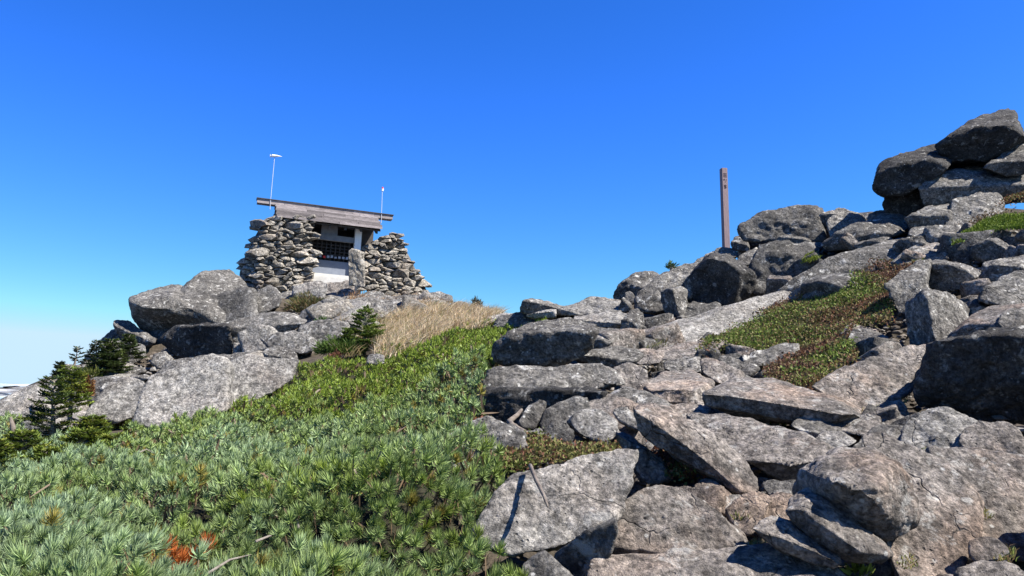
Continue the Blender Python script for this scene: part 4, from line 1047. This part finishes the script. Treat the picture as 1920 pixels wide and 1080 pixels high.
for y, a, b in ((327.6, 1361, 1367.5), (330.4, 1361, 1367.5), (333.6, 1360.5, 1368)):
    stroke('carved_stroke', [(a, y), (b, y)], 1.1)
for pts_ in ([(1361, 338.5), (1361.8, 341)], [(1363.2, 338), (1364, 340.5)], [(1367, 338.5), (1366, 342), (1363.5, 345.5)]):
    stroke('carved_stroke', pts_, .7)
for pts_ in ([(1361.5, 351), (1366.5, 351)], [(1364, 349), (1362.3, 354)], [(1364.5, 351.5), (1364.8, 356.5)], [(1362, 356), (1366.5, 355)], [(1363.2, 352.5), (1366, 354)]):
    stroke('carved_stroke', pts_, 1.2)

# ------------------------------------------------------------------ plants
def strips(base, dirn, L, wid, side, droop, c0, c1):
    """bent blades: a quad and a tip each; all arrays have one row per blade"""
    n = len(base)
    L = np.broadcast_to(np.asarray(L, float).reshape(-1, 1), (n, 1)); wid = np.broadcast_to(np.asarray(wid, float).reshape(-1, 1), (n, 1))
    mid = base + dirn * L * .55
    tip = base + dirn * L + droop * L
    V = np.stack([base - side * wid * .5, base + side * wid * .5, mid - side * wid * .5, mid + side * wid * .5, tip], 1).reshape(-1, 3)
    i = np.arange(n)[:, None] * 5
    T = (i[:, :, None] + np.array([[0, 1, 3], [0, 3, 2], [2, 3, 4]])[None]).reshape(-1, 3)
    C = np.stack([c0, c0, (c0 + c1) / 2, (c0 + c1) / 2, c1], 1).reshape(-1, 3)
    return V, T, C

def unit(a): return a / (np.linalg.norm(a, axis=-1, keepdims=True) + 1e-9)

def join(parts):
    o = 0; Vs = []; Ts = []; Cs = []
    for V, T, C in parts:
        Vs.append(V); Ts.append(T + o); Cs.append(C); o += len(V)
    return np.concatenate(Vs), np.concatenate(Ts), np.concatenate(Cs)

DEADT = [at(x, y, float(depth_at(x, y)[0])) for x, y in ((330, 1008), (286, 1028), (356, 1030), (798, 872))]
SWELL = [(at(a, b, float(depth_at(a, b)[0])), R_, h_) for a, b, R_, h_ in ((870, 720, .8, .20), (860, 910, .45, .14), (800, 800, .6, .10), (700, 960, .5, .08), (300, 930, .8, .08))]
def canopy(x, y):
    """low cushions of shrub, crowded together, over the slope"""
    P = np.stack([x, y, 0 * x], 1)
    best = np.full(len(x), -.5)
    for cs, R_, hh, sd_ in ((.72, .47, .26, 0), (.36, .27, .10, 50)):
        b_ = np.full(len(x), -1.0)
        ci = np.floor(x / cs).astype(np.int64); cj = np.floor(y / cs).astype(np.int64)
        for di in (-1, 0, 1):
            for dj in (-1, 0, 1):
                i_ = ci + di; j_ = cj + dj
                jx = (i_ + .5 + .42 * _h(i_, j_, i_ * 0 + 3 + sd_)) * cs; jy = (j_ + .5 + .42 * _h(i_, j_, i_ * 0 + 91 + sd_)) * cs
                hk = .75 + .25 * _h(i_, j_, i_ * 0 + 17 + sd_)
                b_ = np.maximum(b_, hk * (1 - ((x - jx) ** 2 + (y - jy) ** 2) / R_ ** 2))
        best = (best if sd_ else 0) + hh * np.maximum(b_, .05)
    for q_, R_, h_ in SWELL:
        best = best + h_ * np.exp(-((x - q_[0]) ** 2 + (y - q_[1]) ** 2) / R_ ** 2)
    return surf(x, y) + best - .20 + .07 * vnoise(P * 1.1 + 3) + .03 * vnoise(P * 8)

def pine_points(sp, r, ya, yb):
    """shoots no closer than about sp: one per cell of a jittered grid"""
    x = np.arange(-12, 1.4, sp); y = np.arange(ya, yb, sp)
    X_, Y_ = np.meshgrid(x, y)
    x = X_.ravel() + r.uniform(-.42, .42, X_.size) * sp; y = Y_.ravel() + r.uniform(-.42, .42, X_.size) * sp
    k = (x > -.80 * y - .45) & (x < .1 * y + .2); x = x[k]; y = y[k]
    z = surf(x, y); px, py = to_px(np.stack([x, y, z], 1))
    m_ = in_poly(px, py, PINE) & (r.random(len(x)) < .93)
    return np.stack([x, y], 1)[m_]

def pine_mat(name, label, bands, seed):
    r = np.random.default_rng(seed)
    parts = []
    for ya, yb, sp, nn, ln, wd in bands:
        q = pine_points(sp, r, ya, yb)
        q2 = pine_points(sp * (1.0 if ya < 3 else 1.3), r, ya, yb)
        lay = np.concatenate([np.zeros(len(q), bool), np.ones(len(q2), bool)]); q = np.concatenate([q, q2])
        n = len(q)
        z = canopy(q[:, 0], q[:, 1])
        e = .08
        gxv = (canopy(q[:, 0] + e, q[:, 1]) - z) / e; gyv = (canopy(q[:, 0], q[:, 1] + e) - z) / e
        nrm = unit(np.stack([-gxv, -gyv, np.ones(n)], 1))
        base = np.stack([q[:, 0], q[:, 1], z - np.where(lay, r.uniform(.05, .13, n), r.normal(size=n) * .022 + .01)], 1)
        axis = unit(nrm * 1.0 + np.array([.14, -.12, .45]) + r.normal(size=(n, 3)) * .24)
        nz = vnoise(np.stack([q[:, 0], q[:, 1], 0 * z], 1) * .9 + 40) * .5 + vnoise(np.stack([q[:, 0], q[:, 1], 0 * z], 1) * 3.1) * .35 + r.normal(size=n) * .16
        f = np.clip(.58 - (q[:, 1] - 4.2) * .13 - (q[:, 0] + 1.2) * .16 + nz * .75, 0, 1)[:, None]
        silver = np.array([.245, .318, .205]); green = np.array([.172, .222, .034])
        col = green * (1 - f) + silver * f
        col *= r.uniform(.75, 1.2, (n, 1))
        yel = (r.random(n) < .04)[:, None]; col = np.where(yel, np.array([.21, .17, .045]), col)
        for dp in DEADT:
            k = np.linalg.norm(q - dp[None, :2], axis=1) < r.uniform(.07, .12, n)
            col[k] = np.array([.36, .10, .028]) * r.uniform(.7, 1.2, (k.sum(), 1))
        sz = r.uniform(.8, 1.2, n)
        B = np.repeat(base, nn, 0); A = np.repeat(axis, nn, 0); S_ = np.repeat(sz, nn)
        m_ = len(B)
        tng = unit(np.cross(A, r.normal(size=(m_, 3))))
        s_ = r.random(m_)[:, None]
        th = np.radians(6 + (1 - s_[:, 0]) * (66 if ya < 5 else 82) + r.uniform(0, 22, m_))[:, None]
        dirn = unit(A * np.cos(th) + tng * np.sin(th))
        Bp = B + A * (s_ * .6 - .5) * ln
        L = ln * S_ * r.uniform(.8, 1.12, m_)
        sd = unit(np.cross(dirn, r.normal(size=(m_, 3))))
        C = np.repeat(col, nn, 0) * r.uniform(.78, 1.22, (m_, 1))
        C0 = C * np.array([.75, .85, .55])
        parts.append(strips(Bp, dirn, L, wd, sd, (A - dirn) * .2, C0, C * 1.12))  # tips brightened to paint in silvery highlights
        tb = base - axis * ln * .35
        td = unit(-axis + r.normal(size=(n, 3)) * .5 + [0, 0, -.5])
        br = np.tile(np.array([.11, .075, .045]), (n, 1))
        parts.append(strips(tb, td, ln * 2.6, wd * 2.2, unit(np.cross(td, r.normal(size=(n, 3)))), td * 0, br, br))
    V, T, C = join(parts)
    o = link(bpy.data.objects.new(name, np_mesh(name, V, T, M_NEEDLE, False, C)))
    tag(o, label, kind='stuff')
    return len(T)
n1 = pine_mat('dwarf_pine_thicket', 'silvery blue-green dwarf pine thicket filling the near left foreground', [(1.7, 3.4, .060, 92, .047, .0026), (3.4, 5.4, .060, 50, .049, .0038)], 21)
n2 = pine_mat('dwarf_pine_thicket', 'yellow-green dwarf pine thicket climbing the slope below the dry grass', [(5.4, 8.5, .072, 26, .052, .0068), (8.5, 14, .088, 18, .062, .009)], 22)
# litter under the thicket
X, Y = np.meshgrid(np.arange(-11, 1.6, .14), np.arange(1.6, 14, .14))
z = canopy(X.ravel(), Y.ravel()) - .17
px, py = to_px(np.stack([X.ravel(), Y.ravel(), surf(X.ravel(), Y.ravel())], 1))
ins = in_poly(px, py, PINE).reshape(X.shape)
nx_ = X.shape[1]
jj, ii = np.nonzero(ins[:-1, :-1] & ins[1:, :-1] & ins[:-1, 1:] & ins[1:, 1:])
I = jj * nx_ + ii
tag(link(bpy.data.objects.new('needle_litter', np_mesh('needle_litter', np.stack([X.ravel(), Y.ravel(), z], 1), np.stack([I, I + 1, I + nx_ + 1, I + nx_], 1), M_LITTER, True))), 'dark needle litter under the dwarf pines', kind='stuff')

# dry grass
def grass(name, label, poly, n, h, wd, cols, seed, lean=(.25, 0, 0), zoff=-.03, mat=None):
    r = np.random.default_rng(seed)
    P = region_pts(poly, n, r, 7.0); n = len(P)
    P = P + [0, 0, zoff]
    d_ = unit(np.array([0, 0, 1.0]) + r.normal(size=(n, 3)) * [.42, .42, .05] + np.array(lean))
    L = h * r.uniform(.4, 1.25, n) * (1 + .7 * vnoise(P * 2.1))
    sd = unit(np.cross(d_, r.normal(size=(n, 3))))
    cols = np.array(cols); c = cols[r.integers(len(cols), size=n)] * r.uniform(.75, 1.2, (n, 1))
    dr = np.stack([r.normal(size=n) * .18 + lean[0] * .6, r.normal(size=n) * .18, -.12 * np.ones(n)], 1)
    V, T, C = strips(P, d_, L, wd, sd, dr, c * .85, c)
    o = link(bpy.data.objects.new(name, np_mesh(name, V, T, mat or M_STRAW, False, C)))
    tag(o, label, kind='stuff')
STRAW = [(.62, .49, .31), (.70, .58, .41), (.52, .38, .23), (.36, .24, .13), (.20, .20, .07)]
grass('dry_grass', 'tall pale dry grass on the saddle below the shrine', [(705,662),(700,640),(712,612),(740,596),(775,582),(830,576),(880,582),(925,586),(940,594),(905,612),(850,617),(800,638),(762,655),(722,672)], 24000, .26, .0062, STRAW, 31)
grass('dry_grass', 'russet dry grass around the foot of the upright stone slab', [(640,558),(660,540),(690,538),(722,548),(745,560),(735,575),(690,580),(650,575)], 900, .22, .012, [(.33, .19, .09), (.28, .15, .07), (.36, .24, .13)], 32)
grass('dry_grass', 'russet dry grass on the skyline right of the stepped wall', [(752,566),(780,560),(820,566),(845,575),(800,585),(760,580)], 700, .24, .012, [(.33, .19, .09), (.40, .27, .15)], 33)
grass('dry_grass', 'thin dry grass between the young fir and the flat slab', [(618,640),(640,600),(690,590),(712,612),(700,650),(650,668)], 1500, .25, .011, [(.30, .22, .12), (.24, .18, .08), (.17, .17, .05)], 34)
GREEN = [(.12, .16, .035), (.17, .18, .05), (.24, .20, .08), (.20, .14, .07)]
for i, (cx, cy, n, lab) in enumerate(((1700, 1052, 90, 'small tuft of green grass below the broad rounded slab'), (1395, 968, 150, 'yellowing grass tuft on the brown stone'), (1630, 768, 140, 'green tuft between the inclined slab and wedge'),
        (1735, 838, 220, 'mossy grass under the pale humped boulder'), (1838, 965, 90, 'green plants in the crack right of the rounded slab'), (1415, 1030, 160, 'dry grass tuft on the bottom slab'), (1640, 1010, 150, 'mossy grass tuft under the great boulder'),
        (1885, 1040, 70, 'grass tuft beside the small round stone'), (1215, 640, 200, 'yellow-green grass tuft at the low end of the inclined slab'), (1475, 785, 200, 'withered plants under the long flat slab'), (1185, 960, 120, 'green sprigs in the dark gap above the massive boulder'), (1690, 745, 120, 'bright green tuft at the foot of the shaded wall'))):
    w = 22 if n < 200 else 34
    grass('grass_tuft', lab, [(cx - w, cy + 10), (cx - w * .5, cy - 9), (cx + w * .5, cy - 11), (cx + w, cy + 8), (cx, cy + 14)], n, (.018 + .004 * float(depth_at(cx, cy)[0])), .003 + .0005 * float(depth_at(cx, cy)[0]), GREEN, 60 + i, zoff=.0, mat=M_LEAF)

# low leafy ground cover
def leaves(name, label, poly, n, size, cols, seed, h=.1, zoff=0.0, rag=16.0):
    r = np.random.default_rng(seed)
    P = region_pts(poly, n, r, rag); n = len(P)
    mound = .5 + .5 * vnoise(P * [2.2, 2.2, 0] + seed)
    P[:, 2] += zoff + h * mound * r.random(n) ** .5
    d_ = unit(r.normal(size=(n, 3)) + [0, 0, .5])
    sd = unit(np.cross(d_, r.normal(size=(n, 3))))
    s_ = (size * r.uniform(.6, 1.25, n))[:, None]
    V = np.stack([P, P + d_ * s_ * .5 + sd * s_ * .32, P + d_ * s_, P + d_ * s_ * .5 - sd * s_ * .32], 1).reshape(-1, 3)
    T = np.arange(n * 4).reshape(-1, 4)
    cols = np.array(cols)
    zone = np.clip(.5 + .7 * vnoise(P * [1.6, 1.6, 0] + seed * 3) + r.normal(size=n) * .28, 0, .999)
    c = cols[(zone * len(cols)).astype(int)] * r.uniform(.7, 1.25, (n, 1))
    o = link(bpy.data.objects.new(name, np_mesh(name, V, T, M_LEAF, False, np.repeat(c, 4, 0))))
    tag(o, label, kind='stuff')
RED = [(.11, .155, .03), (.14, .17, .04), (.09, .125, .03), (.13, .12, .045), (.12, .105, .045), (.15, .115, .05), (.12, .095, .045), (.15, .07, .04), (.10, .055, .035)]
leaves('ground_cover', 'red and green low ground cover spreading beside the inclined slab', P1, 42000, .034, RED, 41, .20, -.03)
leaves('ground_cover', 'red and green leaves above the big pale pitted block', [(920,890),(942,852),(975,832),(1010,826),(1060,845),(1120,838),(1178,832),(1155,852),(1100,866),(1045,875),(985,902),(945,910)], 5200, .022, [(.10,.13,.03),(.13,.15,.04),(.11,.10,.04),(.13,.085,.045),(.15,.07,.045),(.12,.12,.04)], 42, .10, .0)
leaves('ground_cover', 'reddish leaves in the crack under the long diagonal slab', [(1205,838),(1240,850),(1290,865),(1345,888),(1372,910),(1335,912),(1285,908),(1240,900),(1225,870)], 2600, .022, [(.08,.11,.03),(.12,.12,.04),(.16,.07,.04),(.11,.05,.03)], 43, .08, .02)
leaves('ground_cover', 'russet heath along the right rim of the dwarf pines', [(690,872),(740,850),(800,805),(870,788),(915,790),(905,812),(845,826),(835,850),(760,870)], 3800, .024, [(.10,.09,.03),(.14,.055,.03),(.10,.045,.025),(.08,.10,.03)], 44, .12, -.05)
leaves('ground_cover', 'small russet heath patch below the rock tower', [(1870,385),(1885,368),(1935,366),(1940,384)], 500, .03, [(.13,.09,.04),(.14,.06,.03),(.10,.11,.03)], 45, .05, .0)
leaves('ground_cover', 'brown heath beside the bright moss', [(1800,440),(1840,418),(1935,400),(1935,428),(1850,436)], 1800, .035, [(.12,.09,.05),(.15,.10,.06),(.09,.08,.03)], 46, .08, .05)
leaves('ground_cover', 'leafy heath tip beside the flat path slab', [(1440,722),(1470,690),(1520,700),(1530,720),(1500,750),(1480,748)], 2500, .026, RED, 47, .14, .03)
grass('moss_cushion', 'bright green moss cushion above the wedge block', [(1792,484),(1808,458),(1850,433),(1890,427),(1935,430),(1935,458),(1880,455),(1850,458),(1820,474)], 5000, .07, .012, [(.11, .17, .018), (.15, .20, .025), (.08, .13, .015)], 48, zoff=.17, mat=M_LEAF)
grass('moss_cushion', 'small yellow-green moss on the edge of the straight slab', [(1505,506),(1512,490),(1528,489),(1532,500),(1520,508)], 400, .09, .012, [(.17, .20, .03), (.13, .17, .02)], 49, zoff=.12, mat=M_LEAF)
# foliage on shrubs that stand as things of their own
def shrub(label, px, py, wpx, hpx, d, cols, n, leaf, seed, thin=.35, cat='shrub'):
    r = np.random.default_rng(seed)
    b = at(px, py, d); R = wpx * d / FPX / 2; H = hpx * d / FPX
    e = empty('low_shrub', b); tag(e, label, cat)
    u = unit(r.normal(size=(n, 3))); u[:, 2] = np.abs(u[:, 2])
    rad = r.uniform(.55, 1.0, n) * (1 + .35 * vnoise(u * 2.3 + seed))
    P = u * rad[:, None] * [R, R, H]
    d_ = unit(u + r.normal(size=(n, 3)) * .5 + [0, 0, .4])
    sd = unit(np.cross(d_, r.normal(size=(n, 3))))
    cols = np.array(cols); c = cols[r.integers(len(cols), size=n)] * r.uniform(.7, 1.25, (n, 1))
    V, T, C = strips(P, d_, leaf * r.uniform(.7, 1.3, n), leaf * thin, sd, d_ * 0, c * .85, c)
    link(bpy.data.objects.new('foliage', np_mesh('foliage', V, T, M_LEAF, False, C)), e)
    m = MB()
    for k in range(9):
        q = r.normal(size=3) * [R * .5, R * .5, 0]
        m.tube([(0, 0, -.1), tuple(q * .5 + [0, 0, H * .35]), tuple(q + [0, 0, H * .7])], [.014, .01, .004], 5)
    o = m.build('stems', M_BARK, e); o['kind'] = 'stuff'
shrub('round dark green pine cushion below the white-topped block', 605, 634, 50, 34, 16.2, [(.05, .10, .02), (.07, .12, .025), (.04, .085, .02)], 2600, .09, 71, .12)
shrub('dry olive heath cushion below the shrine front', 578, 588, 84, 34, 19.0, [(.10, .10, .04), (.12, .10, .045), (.07, .09, .03), (.15, .10, .05)], 3000, .08, 72, .2)
shrub('green pine sprawl below the young fir', 640, 664, 84, 26, 13.0, [(.06, .11, .02), (.09, .13, .03)], 2600, .09, 73, .12)
shrub('russet twiggy bush at the top edge of the dwarf pines', 628, 682, 26, 22, 12.5, [(.16, .07, .04), (.13, .06, .035)], 700, .05, 74, .2)
shrub('rusty bush behind the front fir', 160, 742, 26, 36, 12.6, [(.17, .085, .03), (.13, .06, .025)], 900, .06, 75, .25)
shrub('dark twiggy plant on the skyline end of the rubble', 893, 577, 20, 18, 18.5, [(.05, .06, .04), (.07, .07, .05)], 350, .07, 76, .2)
shrub('yellow-green sprig shrub beside the pale apron', 222, 812, 56, 36, 10.2, [(.13, .14, .025), (.10, .12, .02), (.15, .11, .03)], 1100, .07, 77, .15)
shrub('low green shrub on the ledge above the sloping slab', 172, 712, 44, 22, 14.8, [(.08, .11, .025), (.11, .12, .03)], 900, .07, 78, .15)
shrub('yellow-green spray of leaves in the gap by the bottom slab', 1612, 1084, 40, 20, 2.95, [(.20, .24, .04), (.14, .19, .03)], 46, .036, 79, .35)
shrub('tiny leafy twig on top of the lumpy boulder', 1258, 505, 20, 12, 13.4, [(.05, .09, .03)], 90, .06, 80, .3)

# firs
def fir(label, px, py, hpx, d, seed, width=.34, dens=1.0, cols=None, lean=0.0, sparse=False, start=.1, name='fir_tree'):
    r = np.random.default_rng(seed)
    b = at(px, py, d); H = hpx * d / FPX
    e = empty(name, b); tag(e, label, 'fir tree')
    m = MB()
    top = np.array([lean * H, 0, H])
    m.tube([(0, 0, -.25), tuple(top * .35 + r.normal(size=3) * .01), tuple(top * .7), tuple(top)], [.035 * H ** .5, .03 * H ** .5, .017 * H ** .5, .004], 7)
    m.build('trunk', M_BARK, e, True)
    cols = np.array(cols if cols is not None else [(.055, .085, .018), (.08, .11, .02), (.11, .125, .022), (.045, .07, .02)])
    parts = []
    bt = MB()
    nbr = int((10 if sparse else 46) * dens)
    for k in range(nbr):
        t = start + (1 - start) * (k + .5) / nbr
        az = k * 2.4 + r.normal() * .4
        L = H * width * (1 - t * .82) * r.uniform(.6, 1.2) + .03
        o_ = top * t
        dr = np.array([math.cos(az), math.sin(az), .10 + .35 * t + r.normal() * .08]); dr /= np.linalg.norm(dr)
        bt.tube([tuple(o_), tuple(o_ + dr * L * .5 + [0, 0, -.02 * L]), tuple(o_ + dr * L)], [.009, .006, .002], 4, False)
        side = np.cross(dr, [0, 0, 1.0]); side /= np.linalg.norm(side)
        nt_ = max(3, int(L / .05))
        c = cols[r.integers(len(cols))]
        for j in range(nt_ * 2):
            f = .22 + .78 * (j // 2 + .5) / nt_
            sg = 1 if j % 2 else -1
            tb = o_ + dr * L * f
            tl = L * .42 * (1.15 - f) + .03
            td = unit(dr * .75 + side * sg * .8 + [0, 0, r.normal() * .12])
            nn = max(6, int(tl / .006))
            s_ = r.random(nn)[:, None]
            B = tb + td * tl * s_
            nd = unit(td * .6 + np.where(r.random((nn, 1)) < .5, 1, -1) * np.cross(td, [0, 0, 1.0]) * .9 + [0, 0, .35] + r.normal(size=(nn, 3)) * .2)
            sd = unit(np.cross(nd, [0, 0, 1.0]) + r.normal(size=(nn, 3)) * .2)
            cc = c * 1.25 * r.uniform(.7, 1.25, (nn, 1))
            parts.append(strips(B, nd, (.030 + .0016 * d) * r.uniform(.8, 1.2, nn), .006 + .0007 * d, sd, nd * 0, cc * .9, cc))
    V, T, C = join(parts)
    cr = link(bpy.data.objects.new('crown', np_mesh('crown', V, T, M_LEAF, False, C)), e)
    o = bt.build('branches', M_BARK, e); o['kind'] = 'stuff'
    return len(T)
YG = [(.11, .145, .025), (.14, .16, .027), (.09, .125, .022), (.07, .10, .02)]
nf = 0
nf += fir('front fir with a bare grey lower trunk', 127, 818, 122, 9.6, 81, .5, 1.1, YG, start=.42)
nf += fir('darker fir standing left of the grey-trunked fir', 92, 856, 140, 8.8, 82, .46, 1.3, [(.04, .06, .016), (.055, .08, .018), (.08, .10, .02)], start=.08)
nf += fir('broad dark fir bush below the jutting crag', 205, 706, 66, 15.2, 83, .62, 1.3, [(.045, .065, .02), (.06, .08, .022), (.035, .055, .02)], start=.05)
nf += fir('upper fir bush against the broken rock face', 240, 676, 46, 16.2, 84, .6, 1.0, [(.045, .065, .025), (.06, .08, .025)], start=.05)
nf += fir('thin dark fir at the left of the broad fir bush', 178, 700, 58, 15.6, 85, .42, .8, [(.04, .055, .025), (.05, .065, .03)], start=.15)
nf += fir('sparse windblown fir sapling on the skyline', 138, 704, 52, 15.8, 86, .42, 1.0, [(.045, .06, .025), (.06, .075, .03)], lean=.08, sparse=True, start=.4)
nf += fir('smallest fir sapling on the skyline', 110, 712, 30, 15.6, 87, .45, .7, [(.04, .06, .035), (.05, .07, .04)], start=.1)
nf += fir('young fir beside the dry grass', 684, 662, 82, 13.2, 88, .62, 1.1, [(.11, .16, .03), (.13, .17, .035), (.08, .12, .025)], start=.03)
nf += fir('short fir left of the young fir', 650, 668, 46, 13.0, 89, .5, 1.0, [(.065, .10, .022), (.09, .12, .025)], start=.03)
for i, (x, y, h, d, lab) in enumerate(((40, 880, 62, 6.9, 'low spreading fir at the left edge'), (150, 872, 58, 7.0, 'low spreading fir in front of the grey-trunked fir'), (210, 862, 40, 7.2, 'lowest fir sprig beside the silvery pines'), (85, 895, 46, 6.4, 'bushy fir seedling in front of the dark fir'), (-20, 895, 60, 6.4, 'fir half outside the left edge'), (255, 830, 34, 8.6, 'olive fir sprig below the yellow-green sprig shrub'), (170, 838, 50, 8.4, 'olive fir behind the low spreading firs'))):
    nf += fir(lab, x, y, h, d, 90 + i, .95, 1.25, YG, start=.05)

# dead wood
def stick(label, pts_, rads, mat, name='dead_branch'):
    P = [at(x, y, d) for x, y, d in pts_]
    m = MB(); c = P[0]
    m.tube([tuple(q - c) for q in P], rads, 9)
    o = m.build(name, mat, None, True); o.location = c
    tag(o, label, 'branch')
stick('bleached dead branch lying at the mouth of the black hollow', [(978,768,5.6),(970,778,5.5),(955,790,5.3),(962,800,5.15),(985,812,5.0),(1012,835,4.8)], [.010,.015,.019,.021,.019,.012], M_DEADWOOD)
stick('thin dead stick jutting out over the big pale pitted block', [(994,872,3.34),(1006,902,3.2),(1020,930,3.06),(1027,950,2.98)], [.008,.008,.007,.004], M_DEADWOOD)
stick('pale dead snag standing in the shrubs at the left edge', [(26,822,7.6),(24,800,7.6),(20,782,7.6)], [.028,.024,.01], M_DEADWOOD, 'dead_snag')
for i, pts_ in enumerate(([(205,1050,2.75),(240,1020,2.9),(265,1005,3.0)], [(390,1075,2.6),(430,1050,2.75),(470,1040,2.85)], [(262,848,5.6),(275,842,5.8),(290,850,5.7)], [(480,1015,2.95),(505,1005,3.1),(520,1003,3.2)], [(560,990,3.2),(555,960,3.4)])):
    stick(['bare branch between silvery tufts near the lower left', 'twig above the dark gap at the bottom edge', 'short grey twig high in the silvery pines', 'small bare twig right of the orange dead tufts', 'upright dry twig among the silvery tufts'][i], pts_, [.005, .004, .002][:len(pts_)], M_BARK, 'bare_twig')
if DEBUG: print('TRIS', n1, n2, nf, sum(len(o.data.polygons) for o in bpy.data.objects if o.type == 'MESH'))
